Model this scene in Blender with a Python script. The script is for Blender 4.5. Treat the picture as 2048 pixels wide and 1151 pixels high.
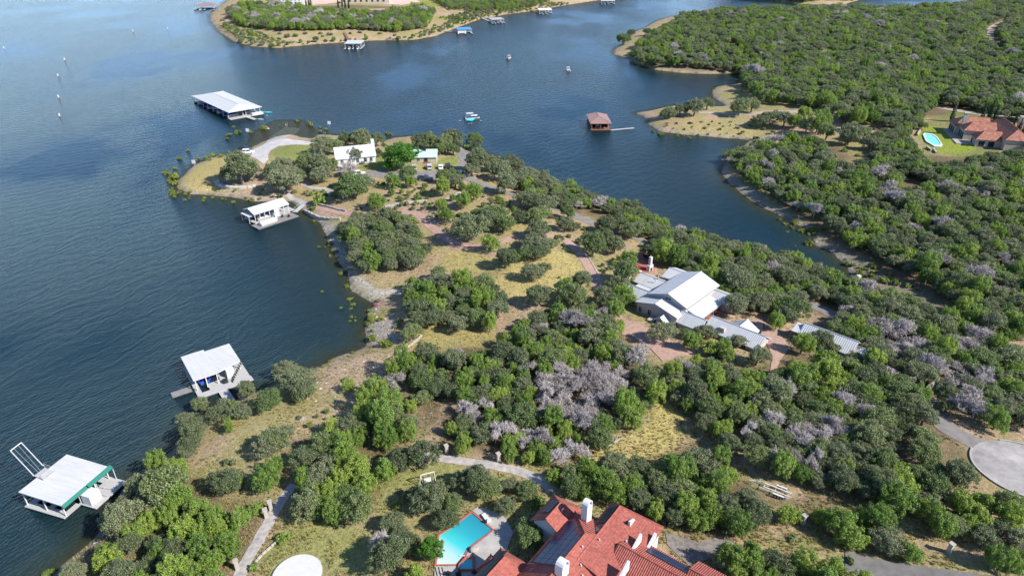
import bpy, bmesh, math, random
import numpy as np
from mathutils import Vector, Matrix
random.seed(11); np.random.seed(11)
scene = bpy.context.scene
for o in list(bpy.data.objects): bpy.data.objects.remove(o)
# ---------- camera ----------
cam_d = bpy.data.cameras.new('camera'); cam = bpy.data.objects.new('camera', cam_d)
scene.collection.objects.link(cam); scene.camera = cam
cam.location = (0, 0, 90.0); cam.rotation_euler = (math.radians(90-28.5), 0, 0)
cam_d.sensor_width = 36.0; cam_d.lens = 36.0*1365.0/2048.0; cam_d.clip_start = 1.0; cam_d.clip_end = 6000.0
# ---------- sky, sun, exposure ----------
SUN_EL, SUN_AZ = math.radians(38.0), math.radians(117.0)      # azimuth clockwise from +Y
world = bpy.data.worlds.new('World'); scene.world = world; world.use_nodes = True
wn = world.node_tree; wn.nodes.clear()
sky_n = wn.nodes.new('ShaderNodeTexSky'); sky_n.sky_type = 'NISHITA'; sky_n.sun_disc = False
sky_n.sun_elevation = SUN_EL; sky_n.sun_rotation = SUN_AZ; sky_n.altitude = 250; sky_n.air_density = 0.6; sky_n.dust_density = 0.0; sky_n.ozone_density = 4.0
bg = wn.nodes.new('ShaderNodeBackground'); bg.inputs['Strength'].default_value = 0.15
wo = wn.nodes.new('ShaderNodeOutputWorld')
wn.links.new(sky_n.outputs[0], bg.inputs['Color']); wn.links.new(bg.outputs[0], wo.inputs['Surface'])
sun_d = bpy.data.lights.new('sun', 'SUN'); sun_d.energy = 4.8; sun_d.angle = math.radians(0.55); sun_d.color = (1.0, 0.95, 0.87)
sun = bpy.data.objects.new('sun', sun_d); scene.collection.objects.link(sun)
_sd = Vector((math.sin(SUN_AZ)*math.cos(SUN_EL), math.cos(SUN_AZ)*math.cos(SUN_EL), math.sin(SUN_EL)))
sun.rotation_euler = _sd.to_track_quat('Z', 'Y').to_euler(); sun.location = _sd*300
scene.view_settings.view_transform = 'Standard'; scene.view_settings.look = 'None'
scene.view_settings.gamma = 1.0; scene.view_settings.use_curve_mapping = False
scene.view_settings.exposure = 0.95
scene.render.engine = 'CYCLES'
scene.cycles.max_bounces = 6; scene.cycles.transparent_max_bounces = 8
# ---------- photo geometry: a pixel gives a direction, the ground or water gives the distance ----------
CAM_H, PITCH, FPX, CX, CY = 90.0, math.radians(28.5), 1365.0, 1024.0, 575.5
SP, CP = math.sin(PITCH), math.cos(PITCH)
def ray(px, py):
    u = (px-CX)/FPX; v = (py-CY)/FPX
    return u, CP - v*SP, -(SP + v*CP)
def P(px, py, z=0.0):
    dx, dy, dz = ray(px, py); t = (z-CAM_H)/dz
    return np.array((dx*t, dy*t, z))
def pxm(p):                                   # pixels per metre at a world point
    return FPX/(p[1]*CP - (p[2]-CAM_H)*SP)
def project(p):
    x, y, z = p[0], p[1], p[2]-CAM_H
    zc = y*CP - z*SP; yc = y*SP + z*CP
    return CX + FPX*x/zc, CY - FPX*yc/zc
# shoreline (pixels at the water line, z = 0)
SH_MAIN = [(100,1151),(150,1110),(187,1077),(215,1040),(238,1000),(262,965),(300,930),(340,905),(360,875),(385,840),(420,822),(460,806),
 (500,785),(560,765),(625,738),(666,716),(715,701),(734,691),(732,674),(732,649),(737,620),(747,607),(732,598),(705,583),(695,556),(698,544),
 (680,527),(666,505),(658,485),(639,446),(612,429),(600,412),(579,403),(540,402),(510,402),(454,393),(381,388),(354,378),(357,361),(374,344),
 (391,329),(418,317),(466,305),(481,302),(501,296),(527,283),(556,273),(585,270),(605,275),(626,278),(634,268),(665,270),(700,272),(740,276),(768,281),
 (791,275),(823,273),(876,278),(915,290),(940,300),(981,310),(1040,342),(1100,370),(1150,381),(1200,407),(1260,420),(1310,452),(1370,480),(1440,494),
 (1500,510),(1560,517),(1610,536),(1660,550),(1695,557),(1702,550),(1694,536),(1670,507),(1633,490),(1629,471),(1607,456),(1580,442),(1553,429),
 (1515,408),(1481,384),(1454,362),(1442,345),(1446,328),(1468,305),(1490,288),(1504,280),(1450,276),(1402,272),(1361,269),(1320,263),(1296,248),
 (1293,236),(1272,226),(1300,221),(1337,213),(1380,207),(1430,213),(1452,212),(1440,203),(1427,195),(1424,185),(1432,174),(1476,168),(1485,157),
 (1479,146),(1420,148),(1361,146),(1314,140),(1272,128),(1263,118),(1228,109),(1228,100),(1249,86),(1266,65),(1284,59),(1314,42),(1349,32),
 (1400,25),(1500,21),(1700,20),(1840,15),(1900,7),(1960,-3),(2300,-14)]
MAIN = [tuple(P(x,y)[:2]) for x,y in SH_MAIN] + [(1700,1500),(1700,-150),(-75,-150),(-75,40)]
SH_C = [(560,-45),(500,-20),(455,0),(435,16),(421,28),(422,45),(440,65),(470,84),(505,93),(559,96),(624,89),(686,85),(754,81),(828,80),(873,72),(902,60),
 (932,49),(959,39),(1012,29),(1065,22),(1136,10),(1195,1),(1270,-8),(1330,-20)]
LANDC = [tuple(P(x,y)[:2]) for x,y in SH_C] + [(600,1900),(-500,1900)]
SH_D = [(1400,-11),(1480,-3),(1560,3),(1600,8),(1640,10),(1690,9),(1712,2),(1735,-5),(1800,-14)]
LANDD = [tuple(P(x,y)[:2]) for x,y in SH_D] + [(900,1250),(750,1500),(450,1300)]
def seg_dist(pts, poly):
    pts = np.asarray(pts, float); a = np.array(poly, float); b = np.roll(a, -1, 0)
    best = np.full(len(pts), 1e18)
    for i in range(len(a)):
        d = b[i]-a[i]; L = d@d
        t = np.clip(((pts-a[i])@d)/max(L,1e-9), 0, 1)
        q = pts - a[i] - t[:,None]*d
        best = np.minimum(best, q[:,0]**2+q[:,1]**2)
    return np.sqrt(best)
def inside(pts, poly):
    pts = np.asarray(pts, float); a = np.array(poly, float); b = np.roll(a, -1, 0)
    r = np.zeros(len(pts), bool); x = pts[:,0]; y = pts[:,1]
    for i in range(len(a)):
        (x1,y1),(x2,y2) = a[i],b[i]
        if y1 == y2: continue
        c = ((y1 > y) != (y2 > y)) & (x < (x2-x1)*(y-y1)/(y2-y1)+x1)
        r ^= c
    return r
def sdist(pts, poly):
    d = seg_dist(pts, poly); return np.where(inside(pts, poly), d, -d)
def vnoise(x, y, s, seed=0):                  # smooth value noise, vectorised
    x = np.asarray(x)/s; y = np.asarray(y)/s
    xi = np.floor(x).astype(np.int64); yi = np.floor(y).astype(np.int64); fx = x-xi; fy = y-yi
    fx = fx*fx*(3-2*fx); fy = fy*fy*(3-2*fy)
    def h(a, b):
        n = (a*374761393 + b*668265263 + seed*974634777) & 0x7fffffff
        n = ((n ^ (n >> 13))*1274126177) & 0x7fffffff
        return ((n ^ (n >> 16)) & 0xffff)/65535.0
    return (h(xi,yi)*(1-fx)+h(xi+1,yi)*fx)*(1-fy) + (h(xi,yi+1)*(1-fx)+h(xi+1,yi+1)*fx)*fy
def spaced(start, end, steps):                # steps: (limit, spacing)
    out = [start]; i = 0; s = steps[0][1]
    while out[-1] < end:
        while i < len(steps)-1 and out[-1] > steps[i][0]: i += 1
        s += (steps[i][1]-s)*0.12
        out.append(out[-1]+s)
    return np.array(out)
XP = spaced(0, 1600, [(155,1.25),(260,2.2),(450,5),(9e9,30)])
XS = np.concatenate([-XP[:0:-1], XP])
YS = spaced(-110, 2300, [(55,3.5),(215,1.15),(330,1.9),(600,3.2),(950,6),(9e9,40)])
GX, GY = np.meshgrid(XS, YS)
GP = np.stack([GX.ravel(), GY.ravel()], 1)
GD = np.maximum(np.maximum(sdist(GP, MAIN), sdist(GP, LANDC)), sdist(GP, LANDD))
# ragged natural shore line
GD = GD + (vnoise(GP[:,0],GP[:,1],5.0,3)-.5)*1.1 + (vnoise(GP[:,0],GP[:,1],2.2,4)-.5)*.6
def hprof(d):
    up = 1.1*(1-np.exp(-np.maximum(d,0)/4.0)) + 8.5*(1-np.exp(-np.maximum(d,0)/70.0))
    dn = -6.0*(1-np.exp(np.minimum(d,0)/16.0))
    return np.where(d > 0, up, dn)
GZ = hprof(GD)
_lf = np.clip(GD/12, 0, 1)
GZ = GZ + _lf*((vnoise(GP[:,0],GP[:,1],34,7)-.5)*1.5 + (vnoise(GP[:,0],GP[:,1],9,8)-.5)*.35) + (vnoise(GP[:,0],GP[:,1],2.6,9)-.5)*.16*np.clip(GD,0,1)
GZ = np.where((GD > 0) & (GZ < .04), .04, GZ)
# levelled building plots and the drowned shelf by the launch ramp
for _pl,_z,_lo in (([(930,1005),(1015,1025),(1045,1070),(1030,1110),(960,1180),(860,1180),(860,1060)],6.35,0),([(505,262),(545,240),(610,238),(640,262),(620,280),(560,276),(520,292),(485,300)],-.22,1)):
    _w = [tuple(P(x,y,_z)[:2]) for x,y in _pl]; _s = np.clip(sdist(GP,_w)/2.5+.6,0,1)
    GZ = np.where((GD < 0) | (_lo == 0), GZ*(1-_s)+_z*_s, GZ)
GZ = GZ.reshape(GX.shape); GDm = GD.reshape(GX.shape)
def _bil(A, x, y):
    x = np.asarray(x, float); y = np.asarray(y, float)
    i = np.clip(np.searchsorted(XS, x)-1, 0, len(XS)-2); j = np.clip(np.searchsorted(YS, y)-1, 0, len(YS)-2)
    u = np.clip((x-XS[i])/(XS[i+1]-XS[i]),0,1); v = np.clip((y-YS[j])/(YS[j+1]-YS[j]),0,1)
    return (A[j,i]*(1-u)+A[j,i+1]*u)*(1-v)+(A[j+1,i]*(1-u)+A[j+1,i+1]*u)*v
def H(x, y): return _bil(GZ, x, y)
def SD(x, y): return _bil(GDm, x, y)
def G(px, py, dz=0.0):                        # where a pixel's ray meets the ground (raised by dz)
    z = 2.0+dz
    for _ in range(14):
        p = P(px, py, z); z = .5*z + .5*(max(float(H(p[0],p[1])),0.0)+dz)
    return P(px, py, z)
# ---------- helpers ----------
C = scene.collection
def mat(name, color, rough=.8, noise=0.0, nscale=1.0, metal=0.0, spec=.3, bump=0.0, bscale=8.0, streak=None):
    m = bpy.data.materials.new(name); m.use_nodes = True; nt = m.node_tree; b = nt.nodes['Principled BSDF']
    b.inputs['Roughness'].default_value = rough; b.inputs['Metallic'].default_value = metal; b.inputs['Specular IOR Level'].default_value = spec
    if noise or bump: tc = nt.nodes.new('ShaderNodeTexCoord')
    if noise:
        n = nt.nodes.new('ShaderNodeTexNoise'); n.inputs['Scale'].default_value = nscale; n.inputs['Detail'].default_value = 6; n.inputs['Roughness'].default_value = .65
        r = nt.nodes.new('ShaderNodeValToRGB'); r.color_ramp.elements[0].position = .3; r.color_ramp.elements[1].position = .7
        r.color_ramp.elements[0].color = tuple(c*(1-noise) for c in color)+(1,); r.color_ramp.elements[1].color = tuple(min(1,c*(1+noise)) for c in color)+(1,)
        nt.links.new(tc.outputs['Object'], n.inputs['Vector']); nt.links.new(n.outputs[0], r.inputs[0]); nt.links.new(r.outputs[0], b.inputs['Base Color'])
    else: b.inputs['Base Color'].default_value = tuple(color)+(1,)
    if bump:
        n2 = nt.nodes.new('ShaderNodeTexNoise'); n2.inputs['Scale'].default_value = bscale; n2.inputs['Detail'].default_value = 4
        bp = nt.nodes.new('ShaderNodeBump'); bp.inputs['Strength'].default_value = .6; bp.inputs['Distance'].default_value = bump
        nt.links.new(tc.outputs['Object'], n2.inputs['Vector']); nt.links.new(n2.outputs[0], bp.inputs['Height']); nt.links.new(bp.outputs[0], b.inputs['Normal'])
    return m
def tag(o, label=None, cat=None, group=None, kind=None):
    if label: o['label'] = label
    if cat: o['category'] = cat
    if group: o['group'] = group
    if kind: o['kind'] = kind
    return o
def empty(name, loc, label=None, cat=None, group=None):
    o = bpy.data.objects.new(name, None); C.objects.link(o); o.location = tuple(float(v) for v in loc); o.empty_display_size = .5
    return tag(o, label, cat, group)
class MB:
    """collects faces given in world space; build() links them as ONE mesh object"""
    def __init__(s): s.v = []; s.f = []
    def face(s, pts):
        n = len(s.v); s.v += [tuple(map(float,p)) for p in pts]; s.f.append(list(range(n, n+len(pts)))); return s
    def prism(s, poly, z0, z1):                 # poly CCW xy; z0/z1 number or list
        n = len(poly); a = len(s.v)
        zl = z0 if hasattr(z0,'__len__') else [z0]*n; zh = z1 if hasattr(z1,'__len__') else [z1]*n
        s.v += [(float(p[0]),float(p[1]),float(z)) for p,z in zip(poly,zl)] + [(float(p[0]),float(p[1]),float(z)) for p,z in zip(poly,zh)]
        s.f.append([a+i for i in range(n)][::-1]); s.f.append([a+n+i for i in range(n)])
        for i in range(n): j = (i+1)%n; s.f.append([a+i,a+j,a+n+j,a+n+i])
        return s
    def slab(s, pts, th):                       # any planar polygon given its own thickness downward
        n = len(pts); a = len(s.v)
        s.v += [tuple(map(float,p)) for p in pts] + [(float(p[0]),float(p[1]),float(p[2]-th)) for p in pts]
        s.f.append([a+i for i in range(n)]); s.f.append([a+n+i for i in range(n)][::-1])
        for i in range(n): j = (i+1)%n; s.f.append([a+j,a+i,a+n+i,a+n+j])
        return s
    def tube(s, p, q, r, r2=None, k=6):
        p = np.array(p,float); q = np.array(q,float); d = q-p; L = np.linalg.norm(d)
        if L < 1e-6: return s
        d /= L; t = np.array((0,0,1.)) if abs(d[2]) < .9 else np.array((1.,0,0)); u = np.cross(d,t); u /= np.linalg.norm(u); w = np.cross(d,u)
        r2 = r if r2 is None else r2; a = len(s.v)
        for c,rr in ((p,r),(q,r2)):
            for i in range(k):
                an = 2*math.pi*i/k; s.v.append(tuple(c+rr*(math.cos(an)*u+math.sin(an)*w)))
        for i in range(k): j = (i+1)%k; s.f.append([a+i,a+j,a+k+j,a+k+i])
        s.f.append([a+i for i in range(k)][::-1]); s.f.append([a+k+i for i in range(k)])
        return s
    def ball(s, c, r, n=8, m=5, sz=1.0):
        a = len(s.v); c = np.array(c,float)
        for j in range(1,m):
            th = math.pi*j/m
            for i in range(n):
                ph = 2*math.pi*i/n; s.v.append((c[0]+r*math.sin(th)*math.cos(ph), c[1]+r*math.sin(th)*math.sin(ph), c[2]+r*sz*math.cos(th)))
        t = len(s.v); s.v += [(c[0],c[1],c[2]+r*sz),(c[0],c[1],c[2]-r*sz)]
        for j in range(m-2):
            for i in range(n): k = (i+1)%n; s.f.append([a+j*n+i,a+(j+1)*n+i,a+(j+1)*n+k,a+j*n+k])
        for i in range(n): k = (i+1)%n; s.f.append([t,a+i,a+k]); s.f.append([t+1,a+(m-2)*n+k,a+(m-2)*n+i])
        return s
    def build(s, name, material, parent=None, smooth=False, fix=True, bevel=0):
        me = bpy.data.meshes.new(name); off = np.zeros(3)
        if parent is not None:
            q = parent
            while q is not None: off += np.array(q.location); q = q.parent
        v = np.array(s.v,float)-off
        me.from_pydata([tuple(x) for x in v], [], s.f)
        if fix or bevel:
            bm = bmesh.new(); bm.from_mesh(me)
            if fix: bmesh.ops.recalc_face_normals(bm, faces=bm.faces)
            if bevel: bmesh.ops.bevel(bm, geom=bm.edges[:], offset=bevel, segments=1, affect='EDGES', clamp_overlap=True)
            bm.to_mesh(me); bm.free()
        if smooth:
            for p in me.polygons: p.use_smooth = True
        me.materials.append(material)
        o = bpy.data.objects.new(name, me); C.objects.link(o)
        if parent is not None: o.parent = parent
        return o
class Frame:
    """local (u,v,z) axes of a building or boat standing in the world"""
    def __init__(s, o, ang): s.o = np.array((o[0],o[1],o[2] if len(o) > 2 else 0.),float); s.u = np.array((math.cos(ang),math.sin(ang),0)); s.w = np.array((-math.sin(ang),math.cos(ang),0))
    def __call__(s, u, v, z=0): return s.o + u*s.u + v*s.w + np.array((0,0,z))
    def rect(s, u0, u1, v0, v1): return [s(u0,v0),s(u1,v0),s(u1,v1),s(u0,v1)]
    def box(s, mb, u0, u1, v0, v1, z0, z1): return mb.prism(s.rect(u0,u1,v0,v1), s.o[2]+z0, s.o[2]+z1)
def fit_rect(a, b, c):
    """three corner points (b the shared one) -> frame with origin b, length to a, width to c"""
    a,b,c = map(np.array,(a,b,c)); d = a-b; L = math.hypot(d[0],d[1]); ang = math.atan2(d[1],d[0])
    f = Frame(b, ang); e = c-b; w = float(e@f.w)
    return f, L, w

# ---------- terrain ----------
NX, NY = len(XS), len(YS)
def pxpoly(pts, dz=0.0): return [tuple(G(x,y,dz)[:2]) for x,y in pts]
def near_rows(poly, pad): 
    a = np.array(poly); lo = a.min(0)-pad; hi = a.max(0)+pad
    return np.where((GP[:,0]>lo[0])&(GP[:,0]<hi[0])&(GP[:,1]>lo[1])&(GP[:,1]<hi[1]))[0]
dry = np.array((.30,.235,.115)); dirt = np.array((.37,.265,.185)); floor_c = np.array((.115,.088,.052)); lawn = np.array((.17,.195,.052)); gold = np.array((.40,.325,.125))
rock = np.array((.38,.345,.305)); sand = np.array((.36,.29,.20)); silt = np.array((.14,.115,.065)); brush = np.array((.15,.13,.105)); vivid = np.array((.22,.27,.035)); pinkd = np.array((.36,.235,.175))
x_, y_ = GP[:,0], GP[:,1]; d_ = GD
n1 = vnoise(x_,y_,14,21); n2 = vnoise(x_,y_,5,22); n3 = vnoise(x_,y_,2.4,23)
k = np.clip((n1*.5+n2*.35+n3*.3-.35)/.45,0,1)[:,None]
col = dry*k + dirt*(1-k)
k = np.clip((vnoise(x_,y_,22,24)*.6+n2*.4-.45)/.2,0,1)[:,None]*.55
col = col*(1-k) + (lawn*.8+dry*.35)*k
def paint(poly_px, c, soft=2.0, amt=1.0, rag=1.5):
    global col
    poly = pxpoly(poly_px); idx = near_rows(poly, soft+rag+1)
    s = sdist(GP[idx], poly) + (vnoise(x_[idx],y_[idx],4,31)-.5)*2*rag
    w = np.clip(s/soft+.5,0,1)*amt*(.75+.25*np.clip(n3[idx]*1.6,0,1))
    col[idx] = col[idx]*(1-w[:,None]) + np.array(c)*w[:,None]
PAINT = [
 # forest floors
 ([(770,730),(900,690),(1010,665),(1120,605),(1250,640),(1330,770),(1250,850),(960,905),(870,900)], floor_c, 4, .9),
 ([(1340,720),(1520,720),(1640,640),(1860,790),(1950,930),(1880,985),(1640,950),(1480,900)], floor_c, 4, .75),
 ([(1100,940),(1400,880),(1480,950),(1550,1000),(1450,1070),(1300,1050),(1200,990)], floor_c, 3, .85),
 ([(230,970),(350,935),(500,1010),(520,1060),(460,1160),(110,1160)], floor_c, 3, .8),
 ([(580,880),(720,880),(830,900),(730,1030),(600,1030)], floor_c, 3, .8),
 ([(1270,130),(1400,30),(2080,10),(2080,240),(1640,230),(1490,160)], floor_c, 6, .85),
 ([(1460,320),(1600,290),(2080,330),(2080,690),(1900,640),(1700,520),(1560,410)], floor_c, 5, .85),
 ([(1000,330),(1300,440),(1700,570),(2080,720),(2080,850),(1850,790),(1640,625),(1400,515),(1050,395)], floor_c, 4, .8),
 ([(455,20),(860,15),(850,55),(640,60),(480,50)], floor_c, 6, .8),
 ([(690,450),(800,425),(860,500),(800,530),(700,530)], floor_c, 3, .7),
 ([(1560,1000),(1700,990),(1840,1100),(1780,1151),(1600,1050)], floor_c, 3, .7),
 # meadows and lawns
 ([(1095,500),(1140,505),(1172,545),(1195,580),(1150,565),(1110,590),(1040,608),(1000,595),(985,560),(1010,530),(1060,505)], gold, 3, .9),
 ([(865,490),(900,500),(950,505),(1000,515),(960,545),(880,538)], gold*.85+lawn*.12, 3, .9),
 ([(975,470),(1010,455),(1090,435),(1090,450),(1020,470)], gold*.8, 2, .8),
 ([(1200,500),(1260,500),(1245,535),(1210,545)], dry*.9+dirt*.2, 2, .8),
 ([(1330,785),(1378,850),(1360,895),(1290,945),(1190,935),(1130,905),(1240,880),(1290,840)], gold*1.02, 2.5, .95),
 ([(356,380),(372,346),(420,318),(480,305),(500,315),(480,335),(440,350),(430,385),(400,390)], gold*.95, 2, .9),
 ([(700,547),(815,530),(825,550),(770,585),(720,570)], dry*.85+dirt*.15, 2, .85),
 ([(850,640),(960,650),(1010,675),(960,690),(880,702),(800,700)], gold*.78+lawn*.15, 2, .85),
 ([(740,955),(850,925),(1000,945),(1060,962),(1000,965),(860,970),(760,1025)], lawn*.95+dry*.25, 2, .8),
 ([(515,1110),(590,1055),(690,1030),(745,1060),(760,1170),(510,1170)], lawn*1.0+dry*.2, 2, .85),
 ([(554,294),(625,291),(630,310),(600,318),(564,316),(540,311)], lawn*1.1, .8, .95, .3),
 ([(716,336),(747,318),(790,296),(795,315),(775,338),(737,342)], lawn, .8, .95, .3),
 ([(868,322),(913,309),(920,322),(907,336),(872,335)], lawn*1.08, .8, .95, .3),
 ([(1480,1065),(1600,1075),(1760,1110),(1900,1100),(2060,1130),(2060,1160),(1780,1125),(1640,1100)], lawn*.7+dry*.3, 2, .8),
 ([(1835,250),(1900,225),(1990,215),(2060,235),(2060,265),(1960,330),(1930,315),(1880,308),(1840,300)], lawn*.9, 2, .8),
 ([(1832,268),(1860,252),(1925,262),(1950,290),(1945,305),(1905,308),(1862,302)], vivid, 1, .95, .4),
 ([(1680,290),(1740,275),(1760,300),(1700,325)], dry*.8+lawn*.3, 3, .8),
 ([(1350,262),(1400,240),(1500,250),(1560,262),(1540,280),(1420,270)], dry*.9+lawn*.25, 3, .8),
 ([(800,5),(860,0),(900,8),(850,15)], vivid*.8, 4, .7),
 # rock and rubble
 ([(697,548),(735,592),(800,590),(815,575),(760,575),(725,556)], rock, 1.5, .9),
 ([(735,630),(775,640),(800,660),(790,690),(750,690),(737,675)], rock*.85, 1.5, .8),
 ([(640,445),(675,450),(690,490),(700,530),(672,505)], rock*.75, 1.5, .8),
 ([(640,735),(740,705),(830,695),(790,740),(700,790),(640,790)], dirt*1.1, 2, .65),
 ([(560,860),(640,810),(740,760),(770,770),(700,830),(560,890)], dirt*1.05, 2, .6),
 ([(592,845),(600,835),(618,828),(612,838)], rock*1.35, .6, 1, .2),
 ([(860,860),(900,770),(930,790),(900,830),(880,900),(840,905)], dirt*.95, 2, .8),
 ([(960,395),(1060,405),(1100,420),(1000,425)], pinkd*.9, 2, .6),
 ([(770,420),(880,400),(910,420),(840,430)], pinkd, 2, .7),
 ([(620,410),(690,415),(700,430),(640,432)], pinkd, 1.5, .7),
 ([(1448,340),(1500,370),(1580,430),(1640,470),(1690,530),(1640,490),(1540,425),(1460,365)], brush*1.5, 1.5, .8),
 ([(1640,480),(1700,500),(1800,560),(1900,620),(1860,640),(1740,580)], brush*1.1+lawn*.12, 2, .8),
 ([(1330,765),(1345,775),(1400,850),(1480,910),(1600,985),(1590,995),(1470,920),(1380,855)], dirt, 1.2, .75),
 ([(1230,640),(1300,640),(1330,680),(1380,700),(1330,725),(1240,690)], pinkd, 1.5, .7),
]
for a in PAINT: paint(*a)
# bare rocky rim just above the water, paler on the far shores
fr = np.clip((GP[:,1]-330)/150,0,1)
rim = np.clip(1-d_/(2.4+3.0*fr+2*n1),0,1)*(d_>0)
rimc = (rock*.78*(1-fr[:,None]) + sand*fr[:,None])*(.75+.4*n3[:,None])
w = (rim*.8)[:,None]; col = col*(1-w)+rimc*w
wet = ((d_>-1)&(d_<.7)); col[wet] *= .55
uw = np.clip(-d_/2.5,0,1)[:,None]; col = np.where(d_[:,None]<0, rimc*.8*(1-uw)+silt*uw, col)
me = bpy.data.meshes.new('ground')
ii = (np.arange(NY-1)[:,None]*NX + np.arange(NX-1)[None,:]).ravel()
faces = np.stack([ii, ii+1, ii+NX+1, ii+NX],1)
def grid_mesh(name, verts, faces):
    me = bpy.data.meshes.new(name); me.vertices.add(len(verts)); me.vertices.foreach_set('co', verts.astype(np.float32).ravel())
    me.loops.add(faces.size); me.loops.foreach_set('vertex_index', faces.astype(np.int32).ravel())
    me.polygons.add(len(faces)); me.polygons.foreach_set('loop_start', np.arange(0,faces.size,faces.shape[1],dtype=np.int32))
    me.update(calc_edges=True); me.validate(); return me
gme = grid_mesh('ground', np.stack([GP[:,0],GP[:,1],GZ.ravel()],1), faces)
gme.polygons.foreach_set('use_smooth', np.ones(len(gme.polygons),bool))
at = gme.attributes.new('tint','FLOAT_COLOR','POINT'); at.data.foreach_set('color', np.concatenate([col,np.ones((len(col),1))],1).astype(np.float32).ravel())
gm = bpy.data.materials.new('ground_cover'); gm.use_nodes = True; nt = gm.node_tree; b = nt.nodes['Principled BSDF']; b.inputs['Roughness'].default_value = .95; b.inputs['Specular IOR Level'].default_value = .1
va = nt.nodes.new('ShaderNodeAttribute'); va.attribute_name = 'tint'; tc = nt.nodes.new('ShaderNodeTexCoord')
def nz(scale, detail=4, rough=.6):
    n = nt.nodes.new('ShaderNodeTexNoise'); n.inputs['Scale'].default_value = scale; n.inputs['Detail'].default_value = detail; n.inputs['Roughness'].default_value = rough
    nt.links.new(tc.outputs['Object'], n.inputs['Vector']); return n
def mr(src, a, b_, lo, hi):
    m = nt.nodes.new('ShaderNodeMapRange'); m.inputs[1].default_value = a; m.inputs[2].default_value = b_; m.inputs[3].default_value = lo; m.inputs[4].default_value = hi
    nt.links.new(src, m.inputs[0]); return m.outputs[0]
def mul(c, f):
    m = nt.nodes.new('ShaderNodeMix'); m.data_type = 'RGBA'; m.blend_type = 'MULTIPLY'; m.inputs[0].default_value = 1
    nt.links.new(c, m.inputs[6]); nt.links.new(f, m.inputs[7]); return m.outputs[2]
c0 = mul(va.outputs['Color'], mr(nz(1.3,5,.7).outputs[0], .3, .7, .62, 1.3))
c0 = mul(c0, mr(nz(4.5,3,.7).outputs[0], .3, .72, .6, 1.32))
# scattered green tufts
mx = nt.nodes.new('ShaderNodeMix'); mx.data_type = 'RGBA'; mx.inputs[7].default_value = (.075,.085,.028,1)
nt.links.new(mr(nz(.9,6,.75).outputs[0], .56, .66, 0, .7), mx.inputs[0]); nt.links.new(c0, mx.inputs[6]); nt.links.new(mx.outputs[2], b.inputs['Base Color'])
bp = nt.nodes.new('ShaderNodeBump'); bp.inputs['Strength'].default_value = .8; bp.inputs['Distance'].default_value = .22
nt.links.new(nz(3.0,5,.75).outputs[0], bp.inputs['Height']); nt.links.new(bp.outputs[0], b.inputs['Normal'])
gme.materials.append(gm)
ground = bpy.data.objects.new('ground', gme); C.objects.link(ground); tag(ground, kind='structure')
# ---------- water ----------
fm = (GDm[:-1,:-1]<1.5)|(GDm[1:,:-1]<1.5)|(GDm[:-1,1:]<1.5)|(GDm[1:,1:]<1.5)
fw = faces[fm.ravel()]; used = np.unique(fw); remap = np.full(len(GP),-1); remap[used] = np.arange(len(used)); 
wme = grid_mesh('lake', np.stack([GP[used,0],GP[used,1],np.zeros(len(used))],1), remap[fw])
at = wme.attributes.new('shallow','FLOAT','POINT'); at.data.foreach_set('value', np.exp(np.minimum(GZ.ravel()[used],0)/1.15).astype(np.float32))
wm = bpy.data.materials.new('lake_water'); wm.use_nodes = True; nt = wm.node_tree; b = nt.nodes['Principled BSDF']; out = nt.nodes['Material Output']
tc = nt.nodes.new('ShaderNodeTexCoord')
va = nt.nodes.new('ShaderNodeAttribute'); va.attribute_name = 'shallow'
b.inputs['Roughness'].default_value = .15; b.inputs['IOR'].default_value = 1.33; b.inputs['Specular IOR Level'].default_value = .18
mxc = nt.nodes.new('ShaderNodeMix'); mxc.data_type = 'RGBA'; mxc.inputs[6].default_value = (.0045,.019,.027,1); mxc.inputs[7].default_value = (.040,.052,.030,1)
nt.links.new(va.outputs['Fac'], mxc.inputs[0]); nt.links.new(mxc.outputs[2], b.inputs['Base Color'])
def mapped(rot, sx, sy):
    m = nt.nodes.new('ShaderNodeMapping'); m.inputs['Rotation'].default_value = (0,0,rot); m.inputs['Scale'].default_value = (sx,sy,1)
    nt.links.new(tc.outputs['Object'], m.inputs['Vector']); return m.outputs[0]
def nzv(vec, scale, detail=3, rough=.55):
    n = nt.nodes.new('ShaderNodeTexNoise'); n.inputs['Scale'].default_value = scale; n.inputs['Detail'].default_value = detail; n.inputs['Roughness'].default_value = rough
    nt.links.new(vec, n.inputs['Vector']); return n.outputs[0]
# wind ripples run across the lake, long crests from lower left to upper right
wv = nt.nodes.new('ShaderNodeTexWave'); wv.inputs['Scale'].default_value = .75; wv.inputs['Distortion'].default_value = 7; wv.inputs['Detail'].default_value = 3; wv.inputs['Detail Scale'].default_value = 1.4
nt.links.new(mapped(math.radians(-110), 1, .3), wv.inputs['Vector'])
r1 = nzv(mapped(math.radians(-110), 1.7, .5), 1.6, 4, .6)
patch = nt.nodes.new('ShaderNodeMapRange'); patch.inputs[1].default_value = .40; patch.inputs[2].default_value = .58; patch.inputs[3].default_value = .2; patch.inputs[4].default_value = 1.0
nt.links.new(nzv(mapped(.4,1,.5), .012, 3), patch.inputs[0])
def math_(op, a, b_):
    m = nt.nodes.new('ShaderNodeMath'); m.operation = op
    for s, i in ((a,0),(b_,1)):
        if isinstance(s,(int,float)): m.inputs[i].default_value = s
        else: nt.links.new(s, m.inputs[i])
    return m.outputs[0]
wv2 = nt.nodes.new('ShaderNodeTexWave'); wv2.inputs['Scale'].default_value = .17; wv2.inputs['Distortion'].default_value = 9; wv2.inputs['Detail'].default_value = 3; wv2.inputs['Detail Scale'].default_value = 1.6
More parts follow.
